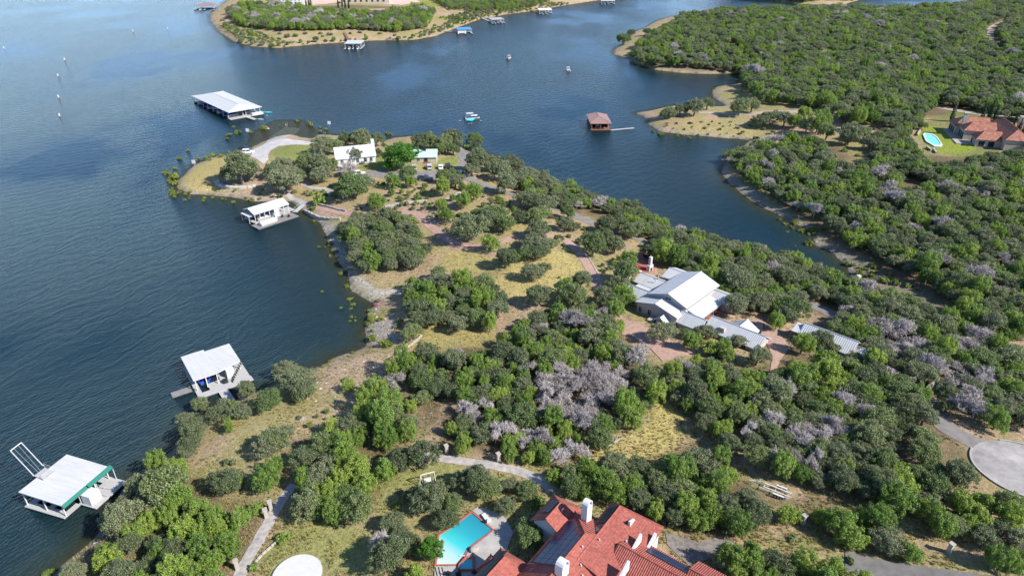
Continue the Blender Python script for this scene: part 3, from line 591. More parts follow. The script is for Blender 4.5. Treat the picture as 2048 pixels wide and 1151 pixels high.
FILL = [ # canopy outline, kinds with weights, crown radius range, spacing factor
 ([(215,1000),(300,950),(350,950),(390,985),(420,1005),(510,1025),(530,1045),(500,1090),(465,1140),(450,1190),(100,1190),(135,1130),(190,1085)], dict(j=.6,o=.4), (2.3,3.6), .72),
 ([(575,885),(640,868),(690,870),(735,905),(790,895),(840,885),(855,905),(820,930),(740,955),(735,1010),(705,1035),(640,1045),(595,1020),(585,950)], dict(j=.4,o=.6), (2.6,3.6), .72),
 ([(650,840),(700,825),(740,800),(800,800),(840,850),(800,868),(740,880),(660,880)], dict(j=.7,o=.3), (2.2,3.2), .72),
 ([(765,735),(830,697),(900,688),(960,694),(1010,664),(1060,622),(1120,605),(1185,595),(1235,632),(1230,672),(1295,700),(1322,735),(1325,772),(1300,830),(1240,850),(1215,880),(1120,900),(960,908),(870,898),(872,865),(918,820),(900,785),(835,768),(780,755)], dict(j=.5,o=.44,b=.06), (1.9,3.6), .70),
 ([(1082,745),(1130,735),(1190,722),(1255,742),(1235,790),(1185,830),(1165,870),(1140,825),(1080,815)], dict(b=1), (2.2,3.2), .60),
 ([(930,805),(970,795),(960,830),(935,830)], dict(b=1), (1.8,2.6), .7),
 ([(1000,850),(1060,850),(1150,870),(1170,895),(1080,905),(1010,890)], dict(b=.6,j=.4), (2,2.6), .7),
 ([(812,560),(870,535),(940,545),(985,556),(1005,590),(995,640),(940,650),(880,640),(832,648),(805,610)], dict(o=.75,j=.25), (2.6,3.8), .70),
 ([(682,450),(720,420),(800,424),(832,450),(862,490),(850,518),(770,528),(712,532),(690,505)], dict(o=.9,j=.1), (2.8,4.0), .66),
 ([(1000,322),(1060,342),(1100,360),(1150,366),(1200,394),(1250,402),(1300,425),(1340,448),(1410,462),(1480,474),(1535,495),(1600,512),(1650,533),(1700,552),(1700,590),(1650,612),(1540,566),(1400,516),(1300,490),(1280,450),(1200,405),(1140,400),(1060,380)], dict(o=.75,j=.2,b=.05), (2.4,3.6), .66),
 ([(1650,535),(1700,555),(1760,580),(1860,605),(1930,645),(2070,705),(2070,850),(1960,838),(1890,800),(1780,715),(1680,640)], dict(o=.71,j=.23,b=.06), (2.5,3.7), .66),
 ([(1760,640),(1830,655),(1850,700),(1790,700)], dict(b=1), (2.2,3), .7), ([(1830,720),(1920,720),(2000,750),(1990,785),(1900,770)], dict(b=.8,o=.2), (2.2,3.0), .7),
 ([(1350,525),(1420,520),(1520,560),(1640,630),(1740,665),(1825,725),(1878,792),(1850,860),(1900,900),(1940,960),(1880,992),(1790,1010),(1640,952),(1560,935),(1480,905),(1412,852),(1345,775),(1325,730),(1360,712),(1440,712),(1530,745),(1620,715),(1700,705),(1640,640),(1560,610),(1500,615),(1440,590)], dict(o=.60,j=.31,b=.09), (2.2,3.7), .68),
 ([(1480,840),(1540,820),(1600,850),(1680,830),(1700,870),(1680,910),(1600,920),(1520,890)], dict(b=.6,o=.4), (2.0,2.9), .68),
 ([(1085,935),(1200,915),(1330,910),(1400,875),(1460,900),(1485,945),(1550,995),(1480,1055),(1440,1065),(1330,1045),(1290,995),(1200,975),(1115,975)], dict(j=.65,o=.35), (2.2,3.2), .68),
 ([(1565,985),(1640,980),(1780,1030),(1850,1085),(1835,1112),(1760,1100),(1640,1050),(1575,1020)], dict(j=.8,o=.2), (2.2,3.2), .7),
 ([(1845,985),(1960,975),(2070,1000),(2070,1130),(1970,1115),(1905,1075),(1845,1025)], dict(j=.55,o=.45), (2.3,3.4), .7),
 ([(1430,1105),(1500,1080),(1620,1110),(1770,1155),(1770,1200),(1460,1200)], dict(j=.7,o=.3), (2.2,3.2), .7),
 ([(1450,310),(1530,275),(1640,278),(1680,330),(1800,318),(1850,325),(1960,335),(2075,325),(2075,680),(1950,640),(1870,560),(1790,520),(1720,490),(1660,440),(1570,400),(1490,350)], dict(o=.66,j=.27,b=.07), (2.6,4.3), .70),
 ([(1262,110),(1300,70),(1372,28),(1500,18),(1840,14),(2090,-8),(2090,238),(2010,222),(1940,205),(1880,200),(1790,245),(1700,240),(1640,205),(1530,195),(1490,165),(1484,138),(1300,128)], dict(o=.69,j=.29,b=.02), (3.0,5.2), .74),
 ([(455,22),(480,10),(540,8),(640,22),(760,28),(830,12),(868,22),(852,50),(800,58),(720,52),(640,54),(560,56),(480,46)], dict(o=.45,j=.5,b=.05), (2.8,5.8), .70),
 ([(860,-8),(1000,-8),(1100,-2),(1060,12),(960,18),(900,14)], dict(o=.6,j=.4), (2.8,4.2), .95),
 ([(1765,262),(1822,252),(1830,298),(1860,314),(1930,326),(1965,338),(1850,336),(1790,332),(1745,326)], dict(o=.7,j=.3), (2.6,3.6), .7),
 ([(1780,235),(1840,225),(1850,245),(1800,255)], dict(o=.7,j=.3), (2.6,3.6), .8),
 ([(1940,318),(2060,290),(2060,335),(1960,338)], dict(o=1), (2.8,3.6), .8),
 ([(2005,205),(2060,200),(2060,225),(2010,225)], dict(o=1), (2.6,3.6), .8),
 ([(1980,330),(2060,300),(2060,330)], dict(o=1), (2.8,3.6), .8),
 ([(900,-30),(1350,-30),(1250,-12),(1150,-8)], dict(o=.6,j=.4), (3,4.5), .8),
 ([(1420,-30),(2300,-30),(1790,-16),(1700,-3),(1610,0),(1480,-8)], dict(o=.6,j=.4), (3,4.5), .8),
]
FILL += [ # thin scatter of young growth over the open ground
 ([(640,345),(760,350),(960,375),(1080,400),(1200,450),(1290,500),(1240,540),(1180,520),(1120,470),(1000,460),(900,470),(860,440),(760,410),(650,400)], dict(s=.6,j=.25,o=.15), (.7,1.9), 1.5),
 ([(420,350),(520,345),(640,360),(660,390),(600,395),(520,390),(440,380)], dict(s=.8,j=.2), (.5,1.2), 1.7),
 ([(860,530),(1000,520),(1100,500),(1180,560),(1060,600),(980,610)], dict(s=.7,o=.3), (.5,1.4), 2.6),
 ([(640,740),(830,700),(800,760),(640,860),(480,910),(520,860)], dict(s=.75,j=.25), (.4,1.2), 2.4),
 ([(440,45),(560,75),(820,66),(900,40),(980,20),(900,50),(830,76),(560,90),(480,78)], dict(s=.55,o=.3,j=.15), (1.0,3.6), 1.5),
 ([(880,30),(980,8),(1120,0),(1150,4),(1000,22),(920,44)], dict(s=.5,o=.5), (1.2,3.0), 1.2),
 ([(1300,235),(1420,225),(1560,240),(1540,270),(1400,265)], dict(s=.7,o=.3), (.5,2.2), 3.0),
 ([(1600,470),(1700,510),(1830,570),(1900,620),(1840,610),(1740,570),(1640,500)], dict(s=.6,y=.4), (.6,1.6), 1.2),
 ([(500,1050),(700,1040),(740,1130),(520,1150)], dict(s=1), (.3,.6), 3.5),
 ([(1480,930),(1600,1000),(1880,1100),(1860,1120),(1600,1060)], dict(s=1), (.4,1.0), 1.8),
]
_ry = random.Random(4)                                       # ragged bushes standing in the shallows
for (x0,y0),(x1,y1),n_ in (((330,338),(356,386),16),((350,388),(470,402),12),((395,322),(470,300),9),((640,448),(668,510),7),((690,555),(712,640),12),((735,605),(745,690),10),((715,700),(640,735),7),((1556,436),(1640,480),14),((1680,520),(1830,575),22),((1305,262),(1420,274),7),((640,262),(780,272),7),((455,270),(600,240),9)):
    for _ in range(n_):
        t_ = _ry.random(); MAN.append(('y',x0+(x1-x0)*t_+_ry.uniform(-9,9),y0+(y1-y0)*t_+_ry.uniform(-4,4),_ry.uniform(4,11)))
FILL.sort(key=lambda q: -q[1].get('b',0))
KEEP_OUT = [] # world polygons where no tree stands (roofs, pads, pools), filled below
# ---------- building kit ----------
def uv_mat(name, c1, c2, period, depth, rough=.6, metal=0., noise=.15, cross=None, nscale=.35, spec=.3):
    """roof sheet: ribs follow the slope through the plane's own UV in metres"""
    m = bpy.data.materials.new(name); m.use_nodes = True; nt = m.node_tree; b = nt.nodes['Principled BSDF']
    b.inputs['Roughness'].default_value = rough; b.inputs['Metallic'].default_value = metal; b.inputs['Specular IOR Level'].default_value = spec
    uv = nt.nodes.new('ShaderNodeUVMap'); tc = nt.nodes.new('ShaderNodeTexCoord')
    w = nt.nodes.new('ShaderNodeTexWave'); w.bands_direction = 'X'; w.inputs['Scale'].default_value = 1/(period*3.1831); nt.links.new(uv.outputs[0], w.inputs['Vector'])
    n = nt.nodes.new('ShaderNodeTexNoise'); n.inputs['Scale'].default_value = nscale; n.inputs['Detail'].default_value = 7; n.inputs['Roughness'].default_value = .7; nt.links.new(tc.outputs['Object'], n.inputs['Vector'])
    r = nt.nodes.new('ShaderNodeValToRGB'); r.color_ramp.elements[0].position = .32; r.color_ramp.elements[1].position = .68
    r.color_ramp.elements[0].color = tuple(c1)+(1,); r.color_ramp.elements[1].color = tuple(c2)+(1,); nt.links.new(n.outputs[0], r.inputs[0]); colr = r.outputs[0]; h = w.outputs['Fac']
    if cross:
        w2 = nt.nodes.new('ShaderNodeTexWave'); w2.bands_direction = 'Y'; w2.wave_profile = 'SAW'; w2.inputs['Scale'].default_value = 1/(cross*3.1831); nt.links.new(uv.outputs[0], w2.inputs['Vector'])
        a = nt.nodes.new('ShaderNodeMath'); a.operation = 'MULTIPLY_ADD'; a.inputs[1].default_value = .35; nt.links.new(w2.outputs['Fac'], a.inputs[0]); nt.links.new(h, a.inputs[2]); h = a.outputs[0]
        vo = nt.nodes.new('ShaderNodeTexNoise'); vo.inputs['Scale'].default_value = 2.6; vo.inputs['Detail'].default_value = 1; nt.links.new(tc.outputs['Object'], vo.inputs['Vector'])
        mp = nt.nodes.new('ShaderNodeMapRange'); mp.inputs[1].default_value = .3; mp.inputs[2].default_value = .7; mp.inputs[3].default_value = .78; mp.inputs[4].default_value = 1.2; nt.links.new(vo.outputs[0], mp.inputs[0])
        mm = nt.nodes.new('ShaderNodeMix'); mm.data_type = 'RGBA'; mm.blend_type = 'MULTIPLY'; mm.inputs[0].default_value = 1; nt.links.new(colr, mm.inputs[6]); nt.links.new(mp.outputs[0], mm.inputs[7]); colr = mm.outputs[2]
    st = nt.nodes.new('ShaderNodeMapping'); st.inputs['Scale'].default_value = (1.6,.12,1); nt.links.new(uv.outputs[0], st.inputs['Vector'])     # rain streaks run down the slope
    sn = nt.nodes.new('ShaderNodeTexNoise'); sn.inputs['Scale'].default_value = 1.0; sn.inputs['Detail'].default_value = 5; sn.inputs['Roughness'].default_value = .65; nt.links.new(st.outputs[0], sn.inputs['Vector'])
    sp = nt.nodes.new('ShaderNodeMapRange'); sp.inputs[1].default_value = .3; sp.inputs[2].default_value = .62; sp.inputs[3].default_value = .88; sp.inputs[4].default_value = 1.03; nt.links.new(sn.outputs[0], sp.inputs[0])
    sm = nt.nodes.new('ShaderNodeMix'); sm.data_type = 'RGBA'; sm.blend_type = 'MULTIPLY'; sm.inputs[0].default_value = 1; nt.links.new(colr, sm.inputs[6]); nt.links.new(sp.outputs[0], sm.inputs[7]); colr = sm.outputs[2]
    nt.links.new(colr, b.inputs['Base Color'])
    bp = nt.nodes.new('ShaderNodeBump'); bp.inputs['Strength'].default_value = .7; bp.inputs['Distance'].default_value = depth; nt.links.new(h, bp.inputs['Height']); nt.links.new(bp.outputs[0], b.inputs['Normal'])
    return m
def set_uv(o, du, dv):
    me = o.data; L = me.uv_layers.new(name='UVMap'); off = np.zeros(3); q = o.parent
    while q is not None: off += np.array(q.location); q = q.parent
    for l in me.loops:
        p = np.array(me.vertices[l.vertex_index].co)+off; L.data[l.index].uv = (float(p@du), float(p@dv))
def roof_plane(parent, pts, m, th=.16, name='roof_plane'):
    """pts: eave pair first"""
    o = MB().slab(pts, th).build(name, m, parent); e = np.array(pts[1])-np.array(pts[0]); e /= np.linalg.norm(e)
    nrm = np.cross(e, np.array(pts[2])-np.array(pts[1])); nrm /= np.linalg.norm(nrm); set_uv(o, e, np.cross(nrm,e)); return o
def axes(F, axis):
    return (lambda a,b_,z: F(a,b_,z)) if axis == 'u' else (lambda a,b_,z: F(b_,a,z))
def roof(parent, F, a0, a1, b0, b1, ze, zr, m, axis='u', rp=None, hip0=0, hip1=0, over=.45, cap=None, th=.16):
    f = axes(F,axis); rp = (b0+b1)/2 if rp is None else rp
    s0 = (zr-ze)/(rp-b0); s1 = (zr-ze)/(b1-rp)
    oa0 = over if not hip0 else over; A0, A1 = a0-over, a1+over; B0, B1 = b0-over, b1+over; z0, z1 = ze-over*s0, ze-over*s1
    r0, r1 = (a0+hip0 if hip0 else A0), (a1-hip1 if hip1 else A1)
    roof_plane(parent, [f(A0,B0,z0),f(A1,B0,z0),f(r1,rp,zr),f(r0,rp,zr)], m, th)
    roof_plane(parent, [f(A1,B1,z1),f(A0,B1,z1),f(r0,rp,zr+.002),f(r1,rp,zr+.002)], m, th)
    if hip0: roof_plane(parent, [f(A0,B1,z1),f(A0,B0,z0),f(r0,rp,zr)], m, th)
    if hip1: roof_plane(parent, [f(A1,B0,z0),f(A1,B1,z1),f(r1,rp,zr)], m, th)
    mb = MB().tube(f(r0,rp,zr+.03), f(r1,rp,zr+.03), .11, k=6)
    if hip0: mb.tube(f(r0,rp,zr+.03),f(A0,B0,z0+.03),.09,k=5).tube(f(r0,rp,zr+.03),f(A0,B1,z1+.03),.09,k=5)
    if hip1: mb.tube(f(r1,rp,zr+.03),f(A1,B0,z0+.03),.09,k=5).tube(f(r1,rp,zr+.03),f(A1,B1,z1+.03),.09,k=5)
    mb.build('ridge_cap', cap or m, parent)
def walls(parent, F, a0, a1, b0, b1, ze, zr, m, axis='u', rp=None, hip0=0, hip1=0, zb=-1.5, th=.16):
    f = axes(F,axis); rp = (b0+b1)/2 if rp is None else rp; mb = MB()
    base = [f(a0,b0,0),f(a1,b0,0),f(a1,b1,0),f(a0,b1,0)]
    mb.prism(base, F.o[2]+zb, F.o[2]+ze-th-.02)
    for hp,a,s in ((hip0,a0,1),(hip1,a1,-1)):
        if hp: continue
        t = th+.03; q = [f(a,b0,ze-t),f(a,b1,ze-t),f(a,rp,zr-t)]; q2 = [f(a+s*.25,b0,ze-t),f(a+s*.25,b1,ze-t),f(a+s*.25,rp,zr-t)]
        n = len(mb.v); mb.v += [tuple(p) for p in q+q2]; mb.f += [[n,n+1,n+2],[n+5,n+4,n+3],[n,n+3,n+4,n+1],[n+1,n+4,n+5,n+2],[n+2,n+5,n+3,n]]
    KEEP_OUT.append([tuple(p[:2]) for p in base])
    return mb.build('wall', m, parent)
def window(parent, c, n, w, h, m_frame, m_glass, name='window', mull=1):
    """c centre on the wall face, n outward horizontal unit vector"""
    n = np.array((n[0],n[1],0.)); n /= np.linalg.norm(n); t = np.array((-n[1],n[0],0)); z = np.array((0,0,1.)); c = np.array(c,float)
    def bar(mb, s0, s1, z0, z1, d0, d1):
        q = [c+t*s0+n*d0,c+t*s1+n*d0,c+t*s1+n*d1,c+t*s0+n*d1]; mb.prism([p[:2] for p in q], c[2]+z0, c[2]+z1)
    mb = MB(); e = .09
    bar(mb,-w/2-e,-w/2,-h/2-e,h/2+e,-.05,.07); bar(mb,w/2,w/2+e,-h/2-e,h/2+e,-.05,.07); bar(mb,-w/2,w/2,h/2,h/2+e,-.05,.068); bar(mb,-w/2,w/2,-h/2-e,-h/2,-.05,.10)
    for i in range(mull): s = -w/2+w*(i+1)/(mull+1); bar(mb,s-.03,s+.03,-h/2,h/2,-.04,.05)
    o = mb.build(name, m_frame, parent); g = MB(); bar(g,-w/2+.002,w/2-.002,-h/2+.002,h/2-.002,-.03,.02); g.build('pane', m_glass, o); return o
M_METAL = uv_mat('standing_seam_metal', (.43,.433,.436), (.47,.473,.476), .45, .05, .42, .0, spec=.6)
M_WROOF = uv_mat('white_sheet_roof', (.44,.44,.436), (.48,.48,.476), .5, .03, .5)
M_GROOF = uv_mat('pale_green_sheet', (.36,.52,.46), (.42,.57,.51), .45, .04, .5)
M_BROOF = uv_mat('blue_sheet', (.07,.22,.42), (.09,.26,.47), .45, .04, .5)
M_RROOF = uv_mat('dull_red_sheet', (.25,.155,.135), (.30,.185,.16), .45, .04, .6)
M_TILE = uv_mat('red_barrel_tile', (.255,.070,.053), (.325,.098,.074), .30, .12, .8, cross=.42)
M_TILE2 = uv_mat('weathered_tile', (.22,.075,.05), (.42,.20,.135), .32, .12, .85, cross=.45, nscale=.9)
M_STUCCO = mat('pinkish_stucco', (.40,.355,.335), .9, .08, 1.0); M_CREAM = mat('cream_stone', (.38,.335,.27), .9, .15, 1.5, bump=.03)
M_WHITE = mat('white_paint', (.50,.50,.49), .6, .05, 1.0); M_WDECK = mat('white_deck', (.35,.345,.335), .75, .1, 1.5); M_GDECK = mat('grey_deck', (.19,.178,.168), .85, .25, 1.2, bump=.01)
M_GLASS = mat('dark_glass', (.02,.025,.03), .08, spec=.8); M_DARK = mat('dark_opening', (.02,.02,.022), .8); M_WOOD = mat('brown_wood', (.20,.10,.065), .8, .25, 2.0)
M_GREEN = mat('green_fascia', (.012,.13,.10), .5); M_STEEL = mat('galvanised_steel', (.55,.56,.57), .4, metal=.4); M_SOLAR = mat('solar_cell', (.014,.017,.045), .3, spec=.45); M_STONE = mat('limestone_block', (.34,.31,.265), .9, .25, 2.0, bump=.05, bscale=4)
M_TERRA = mat('terracotta_paint', (.33,.10,.075), .7, .12, 2); M_FLOAT = mat('dark_float', (.03,.03,.035), .7); M_TEAL = mat('teal_foam', (.02,.42,.47), .6); M_BLUE = mat('blue_vinyl', (.03,.08,.45), .5)

# ---------- white house with grey-white metal roofs ----------
wo_ = P(1230+655/6.06, 490+535/6.06, 12.5); WG = 5.35
W = Frame((wo_[0],wo_[1],WG), math.radians(47.1))
house = empty('metal_roof_house', (wo_[0],wo_[1],WG), 'rambling pale house with white metal gable roofs among the trees', 'house')
def block(t, F, a0, a1, b0, b1, ze, zr, mr, mw, axis='u', rp=None, hip0=0, hip1=0, over=.45, zb=-1.5):
    roof(t,F,a0,a1,b0,b1,ze,zr,mr,axis,rp,hip0,hip1,over); walls(t,F,a0,a1,b0,b1,ze,zr,mw,axis,rp,hip0,hip1,zb)
block(house, W, .2, 15.2, -4.9, 4.9, 4.25, 6.05, M_METAL, M_STUCCO)
block(house, W, -3.4, 2.2, -4.7, 6.2, 2.95, 4.35, M_METAL, M_STUCCO, rp=1.1)
block(house, W, 4.95, 11.2, -1.2, 3.4, 2.25, 3.9, M_METAL, M_STUCCO, 'v')
block(house, W, 4.93, 13.0, 6.1, 11.3, 2.5, 3.7, M_METAL, M_STUCCO, 'v')
block(house, W, 2.2, 8.3, 12.0, 18.0, 3.3, 4.4, M_METAL, M_STUCCO, 'v')
block(house, W, -10.6, -4.95, 11.4, 16.6, 2.3, 3.3, M_METAL, M_STUCCO, 'v')
block(house, W, -10.3, -4.8, -3.1, 1.7, 1.95, 3.4, M_METAL, M_STUCCO, 'v')
block(house, W, -5.4, -3.45, -3.0, -.5, 1.75, 2.6, M_METAL, M_STUCCO)
# flat link between the left wings, porch roof with posts
for a_,b_ in (((-.25,-5.38,3.92),(15.65,-5.38,3.92)),((-.25,5.38,3.92),(15.65,5.38,3.92)),((.9,-8.95,2.05),(11.1,-8.95,2.05)),((-.27,-5.3,3.95),(-.27,0,6.0)),((-3.87,-5.1,2.8),(-3.87,1.1,4.3))): MB().tube(W(*a_),W(*b_),.10,k=5).build('edge_shade_strip', mat('edge_shade_grey',(.16,.165,.17),.5), house)  # added grey tubes stand in for the shade lines under the roof edges
MB().prism(W.rect(3.4,6.1,4.95,11.8), WG+1.9, WG+2.15).build('link_roof', M_METAL, house); MB().prism(W.rect(3.5,6.0,4.95,11.6), WG-1, WG+1.89).build('wall', M_STUCCO, house)
roof_plane(house, [W(.9,-8.9,2.1),W(11.1,-8.9,2.1),W(11.1,-4.97,3.15),W(.9,-4.97,3.15)], M_METAL, name='porch_roof')
for u_ in (1.1,4.3,7.6,10.8): MB().prism(W.rect(u_-.12,u_+.12,-8.45,-8.2), WG-.8, WG+2.25).build('post', M_TERRA, house)
MB().prism(W.rect(.6,11.2,-8.8,-4.97), WG-1.2, WG+.06).build('porch_floor', mat('red_flagstone',(.30,.12,.09),.85,.3,1.5), house)
for (v_,z_,w_,h_) in ((5.2,1.2,.85,1.6),(2.6,1.25,.85,1.6)): window(house, W(-3.41,v_,z_), -W.u, w_, h_, M_WHITE, M_GLASS)
window(house, W(-5.41,-1.75,1.0), -W.u, .8, 1.3, M_WHITE, M_GLASS)
window(house, W(-1.21,8.6,1.1), -W.u, .9, 1.5, M_WHITE, M_GLASS)
window(house, W(.19,0,4.6), -W.u, 1.6, .5, M_WHITE, M_GLASS)
for u_ in (2.5,5.5,8.5): window(house, W(u_,-4.91,1.2), -W.w, 1.4, 1.9, M_WHITE, M_GLASS)
MB().prism(W.rect(-6.0,-4.2,.1,1.6), WG-1, WG+.9).build('stoop', M_STONE, house)
for u_ in (7.4,8.6): MB().tube(W(u_,8.0,3.4),W(u_,8.0,4.4),.12).build('roof_vent', M_STEEL, house)
# attached garage and the separate long outbuilding
gar = empty('garage_building', W(1.8,-17,0), 'long low garage with grey metal roof beside the white house', 'garage')
block(gar, W, -23.6, -11.2, -1.1, 4.7, 1.75, 3.45, M_METAL, M_STUCCO, 'v'); block(gar, W, 2.0, 6.0, -20.2, -14.8, 1.75, 3.2, M_METAL, M_STUCCO)
window(gar, W(6.01,-17.5,.9), W.u, 2.4, 1.7, M_WHITE, M_DARK, 'garage_door', 3)
MB().prism(W.rect(-.9,.1,-15.4,-14.2), WG+1.9, WG+3.0).build('dormer', M_STUCCO, gar)
for v_ in (-13.5,-16.8,-20.5): window(gar, W(-1.11,v_,.7), -W.u, 1.0, 1.2, M_WHITE, M_GLASS)
SH = Frame(tuple(W(11.2,-26.8,0)), math.radians(47.1))
shed = empty('outbuilding', W(12.8,-33,0), 'long outbuilding with grey metal roof half hidden by junipers', 'outbuilding')
block(shed, SH, -12.6, -1.6, -.8, 4.6, 1.9, 3.7, M_METAL, M_STUCCO, 'v'); block(shed, SH, -14.8, -12.65, .6, 4.0, 1.2, 2.4, M_METAL, M_STUCCO, 'v')
roof_plane(shed, [SH(-.9,.6,2.2),SH(-.9,-1.5,2.2),SH(2.4,-1.5,2.9),SH(2.4,.6,2.9)], M_METAL, name='porch_roof')
for q in ((-.7,.4),(2.2,.4)): MB().prism(SH.rect(q[0]-.1,q[0]+.1,q[1]-.1,q[1]+.1), WG-.8, WG+2.2).build('post', M_TERRA, shed)
window(shed, SH(1.9,-1.59,.9), SH.w, 1.6, 1.9, M_WHITE, M_DARK, 'doorway', 0)
# ---------- red tiled villa at the bottom edge ----------
RO = P(860+1300/6.73, 980+985/6.73, 11.0); RG = 6.7
R = Frame((RO[0],RO[1],RG), math.radians(53.34)); D = lambda z: z-RG
villa = empty('tile_roof_villa', (RO[0]+5,RO[1],RG), 'large villa with red barrel tile roofs, white chimneys and black solar panels', 'villa')
block(villa, R, -6.0, 12.2, -9.4, -.4, D(11.0), D(13.4), M_TILE, M_WHITE, hip1=4.7, hip0=4.5, rp=-4.8)
block(villa, R, 4.0, 17.0, -12.0, -4.1, D(11.0), D(12.75), M_TILE, M_WHITE, rp=-6.0, hip1=1.4)
block(villa, R, -24, -9.5, 5.2, 13.3, D(10.6), D(12.4), M_TILE, M_WHITE, 'v', rp=9.6)
block(villa, R, 7.6, 13.2, -.8, 4.0, D(10.7), D(12.3), M_TILE, M_WHITE, hip1=2.2, rp=1.7)
block(villa, R, -9.0, .2, -.2, 4.6, D(10.5), D(12.3), M_TILE, M_WHITE, hip1=2.0, rp=2.5)
block(villa, R, -3.4, -.9, 3.6, 5.6, D(9.6), D(10.7), M_TILE, M_WHITE, hip1=1.0, hip0=1.0)
def panel_grid(t, p00, du, dv, nu, nv, w, h, skip=()):
    """solar panels, each its own part, lying 8 cm above a roof plane"""
    du = np.array(du)/np.linalg.norm(du); dv = np.array(dv)/np.linalg.norm(dv); n = np.cross(du,dv); n = n if n[2] > 0 else -n; p00 = np.array(p00)+n*.12
    for i in range(nu):
        for j in range(nv):
            if (i,j) in skip: continue
            a = p00+du*(i*(w+.03))+dv*(j*(h+.07)); MB().slab([a,a+du*w,a+du*w+dv*h,a+dv*h], .05).build('solar_panel', M_SOLAR, t)
sl = R(0,-4.8,D(13.4))-R(0,-.4,D(11.0)); panel_grid(villa, R(.6,-.75,D(11.19)), R.u, sl, 9, 4, 1.0, 1.06, {(8,1),(8,2),(8,3),(7,3),(7,2),(6,3)})
sl = R(0,-6.0,D(12.75))-R(0,-4.1,D(11.0)); panel_grid(villa, R(11.6,-4.35,D(11.23)), R.u, sl, 4, 2, 1.0, .9); panel_grid(villa, R(9.6,-4.6,D(11.46)), R.u, sl, 1, 2, 1.3, .8)
sl = R(0,1.7,D(12.3))-R(0,4.0,D(10.7)); panel_grid(villa, R(8.8,3.7,D(10.9)), R.u, sl, 3, 2, 1.0, .9)
sl = R(0,2.5,D(12.3))-R(0,4.6,D(10.5)); panel_grid(villa, R(-6.6,4.3,D(10.76)), R.u, sl, 6, 2, 1.0, .95)
sl = R(9.6,0,D(12.4))-R(13.3,0,D(10.6)); panel_grid(villa, R(13.1,-12.6,D(10.7)), -R.w, sl, 9, 2, 1.0, 1.0)
def chimney(t, c, w, d, z0, z1, m=M_WHITE):
    F = Frame((c[0],c[1],0), math.radians(53.34)); o = MB().prism(F.rect(-w/2,w/2,-d/2,d/2), z0, z1).build('chimney', m, t)
    mb = MB(); n = 7                                                     # arched hood, open through
    for i in range(n):
        a0, a1 = math.pi*i/n, math.pi*(i+1)/n
        q = [F(w/2*math.cos(a),0,0)[:2] for a in (a0,a1)]
        r0, r1 = w/2, w/2-.16
        pts = lambda v: [F(r0*math.cos(a0),v,z1+.35+r0*math.sin(a0)),F(r0*math.cos(a1),v,z1+.35+r0*math.sin(a1)),F(r1*math.cos(a1),v,z1+.35+r1*math.sin(a1)),F(r1*math.cos(a0),v,z1+.35+r1*math.sin(a0))]
        A, B = pts(-d/2+.01), pts(d/2-.01); k0 = len(mb.v); mb.v += [tuple(p) for p in A+B]
        mb.f += [[k0,k0+1,k0+2,k0+3],[k0+7,k0+6,k0+5,k0+4]]+[[k0+i2,k0+4+i2,k0+4+(i2+1)%4,k0+(i2+1)%4] for i2 in range(4)]
    for s in (-1,1): F.box(mb, s*w/2-(.16 if s>0 else 0), s*w/2+(.16 if s<0 else 0), -d/2+.01, d/2-.01, z1+.002, z1+.36)
    mb.build('hood', m, o); return o
chimney(villa, R(11.4,-2.7), 1.5, 1.0, 10.5, 14.3); chimney(villa, R(.2,-5.6), 1.7, 1.2, 12, 14.4)
def parapet(c, ang, L, h0, h1, z):
    F = Frame((c[0],c[1],z), ang); a = len; mb = MB(); k0 = 0
    for s in (-.18,.18): mb.v += [tuple(F(0,s,0)),tuple(F(L,s,0)),tuple(F(L,s,h1)),tuple(F(0,s,h0))]
    mb.f = [[0,1,2,3],[7,6,5,4],[0,4,5,1],[1,5,6,2],[2,6,7,3],[3,7,4,0]]; mb.build('parapet', M_WHITE, villa)
parapet(R(13.6,-8.6), math.radians(53.34), 1.6, 1.0, .2, 11.9); parapet(R(9.6,-11.0), math.radians(53.34), 3.0, .3, 1.5, 11.5); parapet(R(12.6,-12.25), math.radians(53.34), 2.3, .4, 1.3, 10.6); parapet(R(4.3,-12.1), math.radians(53.34), 2.4, .6, 1.7, 12.2)
for (u_,v_) in ((5.5,-5.6),(8.3,-6.7),(7.0,-8.3),(3.2,-6.8),(2.2,-7.7),(9.3,-9.2),(4.6,-8.9),(11.0,-9.6)):
    z_ = 13.4-(abs(v_+4.8)*(2.4/4.6)) if u_ < 8 else 12.75-(abs(v_+6)*(1.75/6)); p = R(u_,v_,D(z_)); MB().tube(p-np.array((0,0,.2)),p+np.array((0,0,.35)),.11).build('roof_vent', M_WHITE, villa)
for (u_,v_,n_) in ((17.01,-8,R.u),(17.01,-10.5,R.u)): window(villa, R(u_,v_,2.2), n_, 1.1, 1.5, M_WHITE, M_GLASS)
for u_ in (2,5): window(villa, R(u_,-.39,1.9), R.w, 1.4, 2.0, M_WHITE, M_GLASS)
gar2 = empty('tile_roof_garage', R(12.5,-24,0), 'red tiled garage at the bottom edge right of the villa', 'garage')
block(gar2, R, -31, -19.2, 8.6, 15.2, D(10.2), D(12.1), M_TILE, M_WHITE, 'v')
window(gar2, R(15.21,-24,1.4), R.u, 2.6, 2.2, M_WHITE, M_DARK, 'garage_door', 3)
